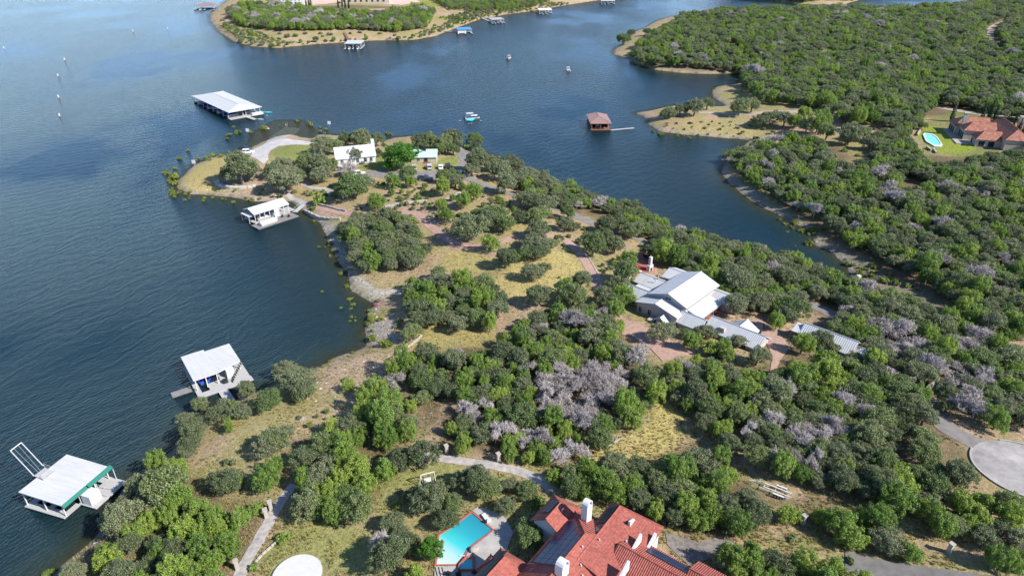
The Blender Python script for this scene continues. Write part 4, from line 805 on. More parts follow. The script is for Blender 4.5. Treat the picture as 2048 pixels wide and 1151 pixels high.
# terrace, pool and spa
def px5(x,y,z): return P(860+x/6.73, 980+y/6.73, z)
PZ = 6.55
m_terr = mat('pale_terrace', (.33,.31,.29), .85, .18, .8, bump=.02)
pool_out = [px5(*q,PZ)[:2] for q in ((560,270),(870,525),(520,780),(470,880),(380,1000),(60,1010),(100,590),(300,470))]
pool_in = [px5(*q,PZ)[:2] for q in ((562,318),(820,530),(500,760),(440,870),(345,975),(112,975),(148,606),(300,510))]
pool_in = [q+(p-q)*.45 for p,q in zip(np.array(pool_out),np.array(pool_in))]
def ring(outer, inner, z0, z1):
    mb = MB(); n = len(outer)
    for i in range(n):
        j = (i+1)%n; mb.prism([outer[i],outer[j],inner[j],inner[i]], z0, z1)
    return mb
terr = pad('pool_terrace', [px5(*q,PZ)[:2] for q in ((650,210),(1000,330),(1120,560),(1020,820),(1000,960),(640,1250),(60,1250),(60,1015),(380,1005),(480,885),(525,785),(875,525),(565,262))], m_terr, level=PZ-.06, th=1.5)
pool = empty('swimming_pool', (*np.mean(pool_in,axis=0),PZ), 'turquoise swimming pool with red brick coping beside the red roofed villa', 'pool')
ring(pool_out,pool_in,PZ-1.5,PZ).build('coping', M_TERRA, pool)
mwat = bpy.data.materials.new('pool_water'); mwat.use_nodes = True; b = mwat.node_tree.nodes['Principled BSDF']; b.inputs['Roughness'].default_value = .05; b.inputs['Base Color'].default_value = (.03,.50,.55,1)
nt = mwat.node_tree; tcw = nt.nodes.new('ShaderNodeTexCoord'); gr = nt.nodes.new('ShaderNodeVectorMath'); gr.operation = 'DOT_PRODUCT'
c_sh = px5(112,985,PZ); c_dp = px5(700,450,PZ); dv_ = (c_dp-c_sh)[:2]; L_ = np.linalg.norm(dv_); pc = np.array(pool.location)
gr.inputs[1].default_value = (dv_[0]/L_,dv_[1]/L_,0); nt.links.new(tcw.outputs['Object'], gr.inputs[0])
off = float((c_sh-pc)[:2]@(dv_/L_)); mr_ = nt.nodes.new('ShaderNodeMapRange'); mr_.inputs[1].default_value = off; mr_.inputs[2].default_value = off+L_; nt.links.new(gr.outputs['Value'], mr_.inputs[0])
rp_ = nt.nodes.new('ShaderNodeValToRGB'); e_ = rp_.color_ramp.elements; e_[0].color = (.48,.54,.52,1); e_[1].color = (.02,.21,.28,1); e_[1].position = 1
for p_,c_ in ((.28,(.30,.50,.49,1)),(.45,(.05,.44,.46,1)),(.7,(.025,.30,.36,1))): q = e_.new(p_); q.color = c_
nt.links.new(mr_.outputs[0], rp_.inputs[0]); nt.links.new(rp_.outputs[0], b.inputs['Base Color'])
MB().prism(pool_in, PZ-1.4, PZ-.12).build('pool_water', mwat, pool)
MB().prism([p*np.array((1,1)) for p in [px5(*q,PZ)[:2] for q in ((395,870),(470,870),(470,880),(395,880))]], PZ-.2, PZ+.02).build('step', M_WHITE, pool)
spa_o = [px5(*q,PZ+.3)[:2] for q in ((480,880),(610,880),(600,1065),(375,1065),(385,985))]; spa_i = [px5(*q,PZ+.3)[:2] for q in ((500,915),(570,915),(570,1050),(400,1050),(405,985))]
spa = empty('hot_tub', (*np.mean(spa_i,axis=0),PZ), 'small hot tub with red coping at the pool corner', 'hot tub')
ring(spa_o,spa_i,PZ-.5,PZ+.3).build('coping', M_TERRA, spa); MB().prism(spa_i, PZ-.4, PZ+.2).build('water', mat('tub_water',(.10,.50,.52),.05), spa)
for a_ in (pool_out,spa_o): KEEP_OUT.append([tuple(p) for p in a_])
rp0 = G(595,1150); rpat = empty('round_patio', rp0, 'round white patio disc on the lawn at the bottom edge', 'patio')
z_ = float(H(rp0[0],rp0[1]))+.25
MB().prism([(rp0[0]+3.6*math.cos(a),rp0[1]+3.6*math.sin(a)) for a in np.linspace(0,6.283,36,endpoint=False)], z_-1, z_).build('slab', mat('white_concrete',(.48,.475,.465),.8,.05,1), rpat)
MB().prism([(rp0[0]+3.75*math.cos(a),rp0[1]+3.75*math.sin(a)) for a in np.linspace(0,6.283,36,endpoint=False)], z_-1.1, z_-.1).build('rim', M_CREAM, rpat)
KEEP_OUT.append([(rp0[0]+4.5*math.cos(a),rp0[1]+4.5*math.sin(a)) for a in np.linspace(0,6.283,12)])
# ---------- peninsula house and cottage ----------
def from_px(a, b_, c_, z): return fit_rect(P(*a,z),P(*b_,z),P(*c_,z))
ph = G(716,328); PH = Frame((ph[0],ph[1],ph[2]), math.radians(19))
hs = empty('peninsula_house', ph, 'small white house with pale metal roof and white chimney on the peninsula', 'house')
block(hs, PH, -8.0, 7.0, -.2, 7.2, 3.2, 6.4, M_WROOF, M_WHITE)
o = MB().prism(PH.rect(6.3,7.6,3.4,4.8), ph[2]-.5, ph[2]+8.2).build('chimney', M_WHITE, hs)
mb = MB(); PH.box(mb, 1.2,2.6,.6,2.2,3.9,5.2); dm = mb.build('dormer', M_WHITE, hs); window(hs, PH(1.9,.59,4.6), -PH.w, .9, .8, M_WHITE, M_GLASS)
for u_ in (-6,-3.2,0,3,5.3): window(hs, PH(u_,-.21,1.5), -PH.w, 1.0, 1.5, M_WHITE, M_GLASS)
MB().prism(PH.rect(-11.5,-8.1,.2,5.0), ph[2]-.4, ph[2]+.35).build('wood_deck', M_WOOD, hs)
cg = G(851,326); CG = Frame((cg[0],cg[1],cg[2]), math.radians(2))
ct = empty('green_roof_cottage', cg, 'small cream cottage with pale green metal roof behind the parked cars', 'cottage')
block(ct, CG, -5.6, 4.4, .2, 6.4, 2.7, 4.6, M_GROOF, M_CREAM); MB().prism(CG.rect(-.9,.2,2.5,3.5), cg[2]+2, cg[2]+6).build('chimney', M_DARK, ct)
for u_ in (-2.8,): window(ct, CG(u_,.19,1.4), -CG.w, 1.1, 1.3, M_WHITE, M_GLASS)
window(ct, CG(.2,.19,1.1), -CG.w, 1.3, 2.1, M_WOOD, M_DARK, 'doorway', 0); MB().prism(CG.rect(-.7,2.0,-1.2,.15), cg[2]-.5, cg[2]+.4).build('porch', M_WOOD, ct)
# ---------- far tiled villa on the right with its pool ----------
f0 = G(1890,257); f1 = G(1929,300); FA = Frame((f0[0],f0[1],f0[2]), math.atan2(f1[1]-f0[1],f1[0]-f0[0]))     # u runs towards the camera, w to the right
fv = empty('far_tile_villa', f0, 'sprawling cream villa with weathered terracotta roofs near the right edge', 'villa')
block(fv, FA, 3.0, 30.0, 14.0, 23.0, 4.8, 8.0, M_TILE2, M_CREAM, hip0=4.5, hip1=4.0)
block(fv, FA, 1.0, 13.9, .5, 9.4, 4.2, 7.0, M_TILE2, M_CREAM, 'v', hip0=3.6); block(fv, FA, 2.5, 13.9, 10.2, 17.6, 4.5, 7.1, M_TILE2, M_CREAM, 'v', hip0=3.2)
block(fv, FA, 5.0, 13.9, 19.4, 26.4, 3.3, 5.7, M_TILE2, M_CREAM, 'v', hip0=3.0); block(fv, FA, 23.1, 34, 5.0, 13.0, 4.0, 6.4, M_TILE2, M_CREAM, 'v', hip1=3.2); block(fv, FA, 23.1, 36, 16.0, 25.0, 4.1, 6.8, M_TILE2, M_CREAM, 'v', hip1=3.5)
for (u_,v_,h_) in ((9.8,3.6,9.4),(12.0,23.6,9.8),(19.0,27.5,9.2)): 
    o = MB().prism(FA.rect(u_-.8,u_+.8,v_-.8,v_+.8), f0[2]+2, f0[2]+h_).build('chimney', M_CREAM, fv); MB().prism(FA.rect(u_-.95,u_+.95,v_-.95,v_+.95), f0[2]+h_+.002, f0[2]+h_+.35).build('cap', M_TILE2 if False else M_CREAM, o)
for u_ in (2.2,5.0,7.6): window(fv, FA(u_,.99,1.6), -FA.w, 1.9, 2.7, M_CREAM, M_DARK, 'arcade_opening', 0)
for u_ in (11.6,13.9,16.2): window(fv, FA(u_,2.49,1.6), -FA.w, 1.8, 2.7, M_CREAM, M_DARK, 'arcade_opening', 0)
for v_ in (7,10.5): window(fv, FA(26.41,v_,1.2), FA.u, 2.2, 2.2, M_CREAM, M_DARK, 'window', 0)
window(fv, FA(21,4.99,1.2), -FA.w, 1.6, 1.8, M_CREAM, M_DARK, 'window', 0)
MB().prism(FA.rect(-.3,24,-1.2,4.8), f0[2]-2, f0[2]+.12).build('terrace', M_STONE, fv)
fp = [G(*q)[:2] for q in ((1845,270),(1848,266.5),(1865,267.5),(1874,273.5),(1885,290),(1881,294.5),(1868,294),(1851,284))]; zc = float(np.mean([H(*p) for p in fp]))+.3
fpi = [np.mean(fp,axis=0)+(p-np.mean(fp,axis=0))*.80 for p in fp]
fpool = empty('villa_pool', (*np.mean(fp,axis=0),zc), 'pale turquoise pool with white coping on the bright lawn of the far villa', 'pool')
ring(fp,fpi,zc-2,zc).build('coping', M_WHITE, fpool); MB().prism(fpi, zc-1.5, zc-.15).build('pool_water', mat('pale_pool_water',(.16,.58,.62),.06), fpool); KEEP_OUT.append([tuple(p) for p in fp])
for q in (((1843,256),(1840,248)),((1834,272),(1840,262)),((1853,296),(1862,302)),((1866,299),(1872,307))):
    a,b_ = G(*q[0]),G(*q[1]); d = (b_-a)[:2]; L = np.linalg.norm(d); F = Frame((a[0],a[1],0), math.atan2(d[1],d[0])); w_ = MB().prism(F.rect(0,L,-.3,.3), min(a[2],b_[2])-1, max(a[2],b_[2])+.7).build('garden_wall', M_STONE)
    tag(w_, 'short pale stone garden wall piece at the edge of the far villa lawn', 'wall', 'garden wall pieces of the far villa')
gp = G(1658,230)
for k_,q in enumerate(((1655,231),(1664,229))):
    p = G(*q); t = empty('gate_pillar', p, ('left' if k_ == 0 else 'right')+' stone gate pillar on the gravel road left of the far villa', 'pillar')
    MB().prism([(p[0]+a*.7,p[1]+b_*.7) for a,b_ in ((-1,-1),(1,-1),(1,1),(-1,1))], p[2]-.5, p[2]+3.2).build('shaft', M_STONE, t); MB().prism([(p[0]+a*.85,p[1]+b_*.85) for a,b_ in ((-1,-1),(1,-1),(1,1),(-1,1))], p[2]+3.202, p[2]+3.5).build('cap', M_STONE, t)
# ---------- mansion on the far headland ----------
def far_block(t, px, py, L, Wd, ang, ze, zr, mr, mw, hip=True):
    p = G(px,py); F = Frame((p[0],p[1],p[2]), math.radians(ang)); block(t, F, -L/2, L/2, 0, Wd, ze, zr, mr, mw, hip0=Wd*.45 if hip else 0, hip1=Wd*.45 if hip else 0, zb=-3); return F
mp_ = G(580,10); man = empty('headland_mansion', mp_, 'white mansion with orange tiled roofs at the top edge on the far headland', 'mansion')
F_ = far_block(man,552,12,20,14,4,6,9.5,M_TILE2,M_WHITE); [window(man, F_(s,-.01,3), -F_.w, 2, 2.4, M_WHITE, M_GLASS) for s in (-6,-2,2,6)]
F_ = far_block(man,586,12,24,16,8,9,12.5,M_TILE2,M_WHITE); [window(man, F_(s,-.01,z), -F_.w, 1.8, 2.2, M_WHITE, M_GLASS) for s in (-9,-5,-1,3,7) for z in (2.6,6.4)]
F_ = far_block(man,605,10,10,14,0,7,10,M_TILE2,M_CREAM); F_ = far_block(man,730,7,52,14,3,5,8.5,M_TILE2,M_CREAM); [window(man, F_(s,-.01,2.6), -F_.w, 2.2, 2.2, M_CREAM, M_GLASS) for s in range(-22,23,6)]
wl = [G(x,y) for x,y in ((622,20),(680,22),(770,20))]
for a,b_ in zip(wl[:-1],wl[1:]):
    d = (b_-a)[:2]; L = np.linalg.norm(d); F = Frame((a[0],a[1],0), math.atan2(d[1],d[0])); o = MB().prism(F.rect(0,L-.1,-.3,.3), min(a[2],b_[2])-1.5, max(a[2],b_[2])+1.2).build('retaining_wall', mat('pink_wall',(.45,.34,.27),.9,.1,.5))
    tag(o, 'low pinkish wall along the mansion forecourt on the far headland', 'wall', 'forecourt walls of the mansion')
add('c', '612,8,7 617,6,7 621,9,7 676,9,7 684,7,7 690,9,7 697,10,7')
# ---------- boats ----------
def loft(mb, secs):
    """secs: list of equal-length closed rings of points"""
    n = len(secs[0]); a = len(mb.v)
    for s in secs: mb.v += [tuple(map(float,p)) for p in s]
    for i in range(len(secs)-1):
        for j in range(n): k_ = (j+1)%n; mb.f.append([a+i*n+j,a+i*n+k_,a+(i+1)*n+k_,a+(i+1)*n+j])
    mb.f.append([a+j for j in range(n)][::-1]); mb.f.append([a+(len(secs)-1)*n+j for j in range(n)]); return mb
M_GEL = mat('white_gelcoat', (.50,.50,.49), .25, spec=.6); M_NAVY = mat('navy_gelcoat', (.02,.04,.10), .25, spec=.6); M_SEAT = mat('cream_vinyl', (.60,.50,.42), .6); M_BLACK = mat('black_rubber', (.015,.015,.016), .7); M_TAN = mat('tan_canvas', (.55,.50,.45), .8)
def motor_boat(name, label, p, ang, L=6.0, wid=2.2, hull=None, canopy=None, group=None, cover=None):
    F = Frame((p[0],p[1],p[2]), ang); t = empty(name, p, label, 'boat', group); mb = MB(); secs = []
    for u in np.linspace(-.5,.5,9):
        s = 1 if u < .1 else max(.03,math.sqrt(max(0,1-((u-.1)/.4)**2))); w = wid/2*s; b_ = .55 if u < .1 else .55+.25*((u-.1)/.4)
        secs.append([F(u*L,-w,b_),F(u*L,-w*.8,-.05),F(u*L,0,-.25),F(u*L,w*.8,-.05),F(u*L,w,b_)])
    loft(mb,secs).build('hull', hull or M_GEL, t, smooth=False)
    if cover: 
        mb = MB(); secs = []
        for u in np.linspace(-.49,.46,7):
            s = 1 if u < .1 else max(.05,math.sqrt(max(0,1-((u-.1)/.4)**2))); w = wid/2*s; secs.append([F(u*L,-w*1.02,.6),F(u*L,w*1.02,.6),F(u*L,0,.6+.75*s)])
        loft(mb,secs).build('cover', cover, t); return t
    mb = MB(); F.box(mb,-.42*L,.22*L,-wid*.36,wid*.36,.553,.60); mb.build('cockpit_floor', M_TAN, t)
    for u,v in ((-.36,0),(-.02,-.5),(-.02,.5)):
        mb = MB(); F.box(mb,u*L-.35,u*L+.25,v-.35*(2 if u < -.2 else 1),v+.35*(2 if u < -.2 else 1),.6,.95); F.box(mb,u*L-.45,u*L-.352,v-.35*(2 if u < -.2 else 1),v+.35*(2 if u < -.2 else 1),.6,1.25); mb.build('seat', M_SEAT, t)
    MB().slab([F(.12*L,-wid*.42,.62),F(.12*L,wid*.42,.62),F(.07*L,wid*.38,1.15),F(.07*L,-wid*.38,1.15)], .03).build('windshield', M_GLASS, t)
    mb = MB(); F.box(mb,-.56*L,-.501*L,-.25,.25,.1,1.0); mb.build('outboard_motor', M_BLACK, t)
    if canopy:
        mb = MB(); F.box(mb,-.25*L,.1*L,-wid*.42,wid*.42,2.2,2.26); c_ = mb.build('bimini_top', canopy, t)
        for u,v in ((-.24,-.4),(-.24,.4),(.09,-.4),(.09,.4)): MB().tube(F(u*L,v*wid,.55),F(u*L,v*wid,2.2),.025).build('canopy_pole', M_STEEL, t)
    return t
def pontoon(name, label, p, ang, L=7.6, wid=2.6):
    F = Frame((p[0],p[1],p[2]), ang); t = empty(name, p, label, 'boat')
    for s in (-1,1): MB().tube(F(-L/2,s*.85,.1),F(L/2-.6,s*.85,.1),.32,k=10).tube(F(L/2-.6,s*.85,.1),F(L/2,s*.85,.25),.32,.05,k=10).build('pontoon_tube', M_STEEL, t)
    mb = MB(); F.box(mb,-L/2,L/2-.3,-wid/2,wid/2,.42,.52); mb.build('deck', M_TAN, t)
    for s in (-1,1):
        mb = MB(); F.box(mb,-L/2+.6,L/2-.6,s*wid/2-.03,s*wid/2+.03,.525,1.25); mb.build('side_rail', M_NAVY if s < 0 else M_GEL, t)
    for u0,u1,v0,v1 in ((L/2-2.6,L/2-.8,-wid/2+.1,-wid/2+.75),(L/2-2.6,L/2-.8,wid/2-.75,wid/2-.1),(-L/2+.7,-L/2+1.4,-wid/2+.1,wid/2-.1)):
        mb = MB(); F.box(mb,u0,u1,v0,v1,.525,.95); mb.build('bench_seat', M_SEAT, t)
    mb = MB(); F.box(mb,-.4,.3,.3,1.0,.525,1.35); mb.build('console', M_GEL, t)
    mb = MB(); F.box(mb,-L/2+.8,.6,-wid/2+.1,wid/2-.1,2.5,2.57); mb.build('bimini_top', M_GEL, t)
    for u in (-L/2+.9,.5):
        for s in (-1,1): MB().tube(F(u,s*(wid/2-.15),.52),F(u,s*(wid/2-.15),2.5),.035).build('canopy_pole', M_STEEL, t)
    mb = MB(); F.box(mb,-L/2-.45,-L/2-.002,-.3,.3,.0,1.1); mb.build('outboard_motor', M_BLACK, t); return t
def jet_ski(label, p, ang, m):
    F = Frame((p[0],p[1],p[2]), ang); t = empty('jet_ski', p, label, 'jet ski'); secs = []; mb = MB()
    for u,w,h in ((-1.3,.5,.5),(-.4,.55,.55),(.5,.5,.6),(1.1,.3,.6),(1.45,.05,.55)): secs.append([F(u,-w,h*.6),F(u,-w*.6,-.1),F(u,w*.6,-.1),F(u,w,h*.6),F(u,w*.5,h),F(u,-w*.5,h)])
    loft(mb,secs).build('hull', m, t); mb = MB(); F.box(mb,-1.0,.2,-.2,.2,.5,.85); mb.build('seat', M_BLACK, t); mb = MB(); mb.tube(F(.35,-.4,1.0),F(.35,.4,1.0),.04).tube(F(.6,0,.55),F(.35,0,1.0),.06); mb.build('handlebar', M_BLACK, t); return t
# ---------- docks ----------
def dock_frame(a, b_, c_, z):
    F, L, w = from_px(a,b_,c_,z); F.o[2] = 0; return F, L, w
def deck(t, F, u0, u1, v0, v1, z=.62, m=None, name='deck'):
    mb = MB(); F.box(mb,u0,u1,v0,v1,z-.16,z); o = mb.build(name, m or M_WDECK, t); f = MB(); e = .18; F.box(f,u0+e,u1-e,v0+e,v1-e,-.35,z-.162); f.build('float', M_FLOAT, o); return o
def post(t, F, u, v, z0, z1, r=.07, m=None): mb = MB(); F.box(mb,u-r,u+r,v-r,v+r,z0,z1); return mb.build('post', m or M_WHITE, t)
def rail(t, p, q, m=None, h=1.0):
    p = np.array(p,float); q = np.array(q,float); L = np.linalg.norm(q-p); n = max(1,int(L/1.8)); mb = MB(); up = np.array((0,0,h))
    for i in range(n+1): a = p+(q-p)*i/n; mb.tube(a,a+up,.03,k=4)
    mb.tube(p+up,q+up,.03,k=4).tube(p+up*.5,q+up*.5,.02,k=4); return mb.build('railing', m or M_STEEL, t)
# big hip roofed community dock
F, L, w = dock_frame((382.9,191.7),(456.8,225.1),(516.6,210.5),4.0); sg = 1 if w > 0 else -1
mar = empty('marina_dock', F(0,0,0), 'largest boat dock with broad white hip roof off the launch ramp', 'boat dock')
v0, v1 = (0,w) if w > 0 else (w,0)
roof(mar, F, .4, L-.4, v0+.4, v1-.4, 4.0, 5.4, M_WROOF, hip0=(v1-v0)*.42, hip1=(v1-v0)*.42, over=.4)
mid = (v0+v1)/2; deck(mar,F,.2,L-.2,mid-1.0,mid+1.0); deck(mar,F,-1.2,1.6,v0,v1,.66)
nsl = 7
for i in range(nsl+1):
    u_ = 2.2+(L-3)*i/nsl
    for a,b_ in ((v0,mid-1.0),(mid+1.0,v1)): deck(mar,F,u_-.35,u_+.35,a+.2,b_-.02 if b_ < v1 else b_-.2,.6,name='finger_pier')
    for v_ in (v0+.5,mid-.8,mid+.8,v1-.5): post(mar,F,u_,v_,.62,4.3,.1)
for i in range(nsl):
    u_ = 2.2+(L-3)*(i+.5)/nsl
    for k_,(a,b_) in enumerate(((v0,mid-1),(mid+1,v1))):
        if k_ == (0 if sg < 0 else 1) and i % 2: continue
        motor_boat('moored_boat','small covered boat in a slip under the big white hip roof',F(u_,(a+b_)/2,.15),math.atan2(F.w[1],F.w[0])*1.0+(math.pi if k_==0 else 0),6.0,2.2,M_NAVY if i%2 else M_GEL,None,'boats under the big dock roof',M_BLUE if i%3 else M_TAN)
rail(mar,F(-1.1,v0+.2,.66),F(-1.1,mid-1.4,.66),M_WHITE); rail(mar,F(-1.1,mid+.4,.66),F(-1.1,v1-.2,.66),M_WHITE)
mb = MB(); F.box(mb,-.9,.9,v1-6 if sg>0 else v0+.6,v1-.6 if sg>0 else v0+6,.662,1.7); mb.build('dock_box', M_WHITE, mar)
def gangway(name, label, a, b_, wdt, m, za=.6, zb=.9, rails=True, group=None):
    a = P(*a,za) if len(a)==2 else np.array(a); b_ = G(*b_) + np.array((0,0,zb)) if len(b_)==2 else np.array(b_); d = (b_-a); d2 = d[:2]/np.linalg.norm(d[:2]); n = np.array((-d2[1],d2[0],0))*wdt/2
    t = empty(name, a, label, 'gangway', group); MB().slab([a+n,a-n,b_-n,b_+n],.12).build('walkway', m, t)
    if rails:
        for s in (1,-1): rail(t, a+n*s*.94, b_+n*s*.94, M_STEEL if m is not M_WOOD else M_WOOD, .95)
    return t
gangway('dock_gangway','white gangway from the big dock towards the drowned rock',(489,231.5),P(510,238.5,.3),2.0,M_WDECK,.6,.3,False)
# white deck dock near the peninsula steps
F, L, w = dock_frame((578.3,406.6),(507.5,428.5),(487.2,416.7),4.0); v0, v1 = 0, w
dk = empty('deck_dock', F(0,0,0), 'white roofed dock with open front deck below the stone steps', 'boat dock')
roof(dk, F, .3, L-.3, .3, w-.3, 3.9, 5.0, M_WROOF, over=.3); deck(dk,F,0,L,.1,1.5); deck(dk,F,0,L,w-1.4,w-.1,.6); deck(dk,F,0,1.2,1.52,w-1.42,.58); deck(dk,F,L-4.2,L+2.6,1.52,w-1.42,.58); deck(dk,F,-1.6,L+.3,-4.6,.08,.56,M_GDECK)
for i in range(8):
    u_ = .4+(L-.8)*i/7
    for v_ in (.35,w-.35): post(dk,F,u_,v_,.5,4.0,.08)
mb = MB(); F.box(mb,L-5.6,L-4.2,.2,.32,.63,3.7); mb.build('wall_panel', M_WHITE, dk)
for i in range(4): u_ = 1.2+(L-8)*i/3; rail(dk,F(u_,.2,.62),F(u_+2.0,.2,.62),M_WHITE)
mb = MB(); F.box(mb,-1.4,1.2,w*.15,w*.9,3.0,3.08); mb.build('side_awning', M_WROOF, dk); set_uv(dk.children[-1],F.u,F.w)
for v_ in (w*.2,w*.85): post(dk,F,-1.2,v_,.5,3.0,.06)
motor_boat('covered_boat','boat under a cream tent cover on the front of the deck dock',F(3.4,-2.6,.62),math.atan2(F.u[1],F.u[0]),6.4,2.4,M_GEL,None,None,mat('cream_canvas',(.66,.60,.50),.8))
for k_,(u_,v_) in enumerate(((9.2,-1.6),(10.8,-3.0))):
    ch = empty('deck_chair',F(u_,v_,.56),('left' if k_==0 else 'right')+' dark deck chair on the deck dock','chair'); mb = MB(); F.box(mb,u_-.3,u_+.3,v_-.3,v_+.3,.9,.98); mb.build('seat',M_BLACK,ch); mb = MB(); F.box(mb,u_-.3,u_+.3,v_+.3,v_+.37,.9,1.5); mb.build('backrest',M_BLACK,ch)
    for a in (-.26,.26):
        for b_ in (-.26,.26): mb = MB(); F.box(mb,u_+a-.03,u_+a+.03,v_+b_-.03,v_+b_+.03,.565,.9); mb.build('leg',M_BLACK,ch)
motor_boat('moored_boat','white boat in the slip of the deck dock',F(6.0,w*.5,.15),math.atan2(F.u[1],F.u[0]),7,2.3,M_GEL)
gangway('dock_gangway','grey gangway from the deck dock to the stone steps',tuple(F(L+1.2,-.6,.6)),(606,411),1.6,M_WDECK,.6,.25)
# white two-roof dock on the lower shore
F, L, w = dock_frame((433.8,744.5),(386.3,760.4),(358.8,715.2),3.2); v0, v1 = 0, w
d3 = empty('two_roof_dock', F(0,0,0), 'white dock with two overlapping flat roofs and white gangway to the shore', 'boat dock')
roof_plane(d3,[F(0,0,3.1),F(L,0,3.1),F(L,w,3.35),F(0,w,3.35)],M_WROOF,.2)
L2 = L+5.6; roof_plane(d3,[F(L+.05,.4,2.85),F(L2,2.2,2.85),F(L2,w-.2,3.0),F(L-.6,w-.3,3.0)],M_WROOF,.2)
deck(d3,F,-.2,L+.4,-3.4,-1.6,.6); deck(d3,F,-.2,.9,-1.58,w-.4,.59); deck(d3,F,L*.52,L+6.2,-1.58,1.0,.6); deck(d3,F,L+.42,L+6.2,1.02,w-.6,.61); deck(d3,F,.92,L+.4,w-1.5,w-.4,.6); deck(d3,F,L+.42,L+6.4,-3.4,-1.6,.6)
deck(d3,F,-4.6,-.6,.6,2.6,.4,M_GDECK,'swim_float')
for (u_,v_) in ((.3,-.3),(L*.5,-.3),(L-.2,-.3),(.3,w-.5),(L*.5,w-.5),(L-.2,w-.5),(L2-.3,2.4),(L2-.3,w-.6)): post(d3,F,u_,v_,.58,3.0,.09)
mb = MB(); F.box(mb,L+1.9,L+3.6,.2,1.6,.612,2.5); mb.build('dock_box', M_WHITE, d3); mb = MB(); F.box(mb,L+.6,L+1.6,-1.3,-.3,.612,1.35); mb.build('counter', M_DARK, d3)
for i in range(9): p = F(L+2.4+i*.36,-1.3+i*.3,.61+i*.26); mb = MB(); mb.prism([(p+F.u*a+F.w*b_)[:2] for a,b_ in ((-.15,-.5),(.15,-.5),(.15,.5),(-.15,.5))],p[2],p[2]+.06); mb.build('stair_tread', M_DARK, d3)
rail(d3,F(L+2.4,-1.8,.7),F(L+5.3,.6,2.9),M_BLACK,.9)
for k_,(x,y) in enumerate(((401,763),(415,758))): jet_ski(('left' if k_==0 else 'right')+' blue jet ski under the two-roof dock',P(x,y,.2),math.atan2(F.w[1],F.w[0]),M_BLUE)
gangway('dock_gangway','white tapering gangway of the two-roof dock reaching the shore trees',(437,766),(460,803),2.0,M_WDECK,.6,.4,False)
# green trimmed dock at the lower left
F, L, w = dock_frame((214.3,930.5),(121.2,1009),(42,980.5),3.6); v0, v1 = 0, w
d4 = empty('green_trim_dock', F(0,0,0), 'white roofed dock with green fascia and tall white boom at lower left', 'boat dock')
roof_plane(d4,[F(0,0,3.45),F(L,0,3.45),F(L,w,3.75),F(0,w,3.75)],M_WROOF,.18)
roof_plane(d4,[F(0,-.5,2.95),F(L*.5,-.5,2.95),F(L*.5,-.03,3.42),F(0,-.03,3.42)],M_GREEN,.1,'fascia'); roof_plane(d4,[F(L*.52,-.62,2.9),F(L+.5,-.62,2.9),F(L+.5,-.03,3.42),F(L*.52,-.03,3.42)],M_GREEN,.1,'fascia')
deck(d4,F,L*.32,L+.2,-3.2,.6,.62); deck(d4,F,-.2,1.1,.2,w-.2,.6); deck(d4,F,1.12,L-.2,w-1.4,w-.2,.6); deck(d4,F,1.12,L-.2,w*.48-.5,w*.48+.5,.6); deck(d4,F,L-1.4,L+.2,.62,w*.48-.52,.6); deck(d4,F,1.12,L*.32-.02,.2,1.2,.6)
for u_ in (.3,L*.35,L*.68,L-.3):
    for v_ in (.3,w*.48,w-.4): post(d4,F,u_,v_,.6,3.55,.08)
post(d4,F,L+.05,-1.0,.62,3.0,.05); post(d4,F,L*.62,-1.0,.62,3.0,.05)
mb = MB(); F.box(mb,L*.34,L*.56,-2.2,-.3,.622,2.7); c_ = mb.build('closet', M_WHITE, d4); mb = MB(); F.box(mb,L*.562,L*.562+.03,-1.9,-.7,1.0,2.3); mb.build('dark_doorway', M_DARK, d4)
up = [P(67.7,950.6,4.0),P(86.4,958.2,4.0),P(110,941.6,4.0),P(89.9,933.9,4.0)]; MB().slab(up,.15).build('upper_platform', M_WDECK, d4)
for a,b_ in ((1,2),(2,3)): rail(d4,up[a],up[b_],M_STEEL,.9)
bm0, bm1, bm2, bm3 = P(67.7,950.6,4.0), P(20.7,900.6,5.6), P(42.4,884.3,5.6), P(86.4,931.0,4.0)
for a,b_ in ((bm0,bm1),(bm1,bm2),(bm2,bm3)): MB().tube(a,b_,.09,k=8).build('boom', M_WHITE, d4)
for a,b_ in ((bm1+(bm2-bm1)*.3,up[0]*.6+up[3]*.4),(bm1+(bm2-bm1)*.7,up[0]*.4+up[3]*.6)): MB().tube(a,b_,.025,k=4).build('cable', M_STEEL, d4)
motor_boat('moored_boat','white boat in the slip below the green trimmed roof',F(L*.5,w*.75,.15),math.atan2(F.u[1],F.u[0])+math.pi,6.5,2.3,M_GEL); 
gangway('dock_gangway','pale gangway with steel rails from the green trimmed dock',(186,981),(224,992),1.6,M_WDECK,.6,.2)
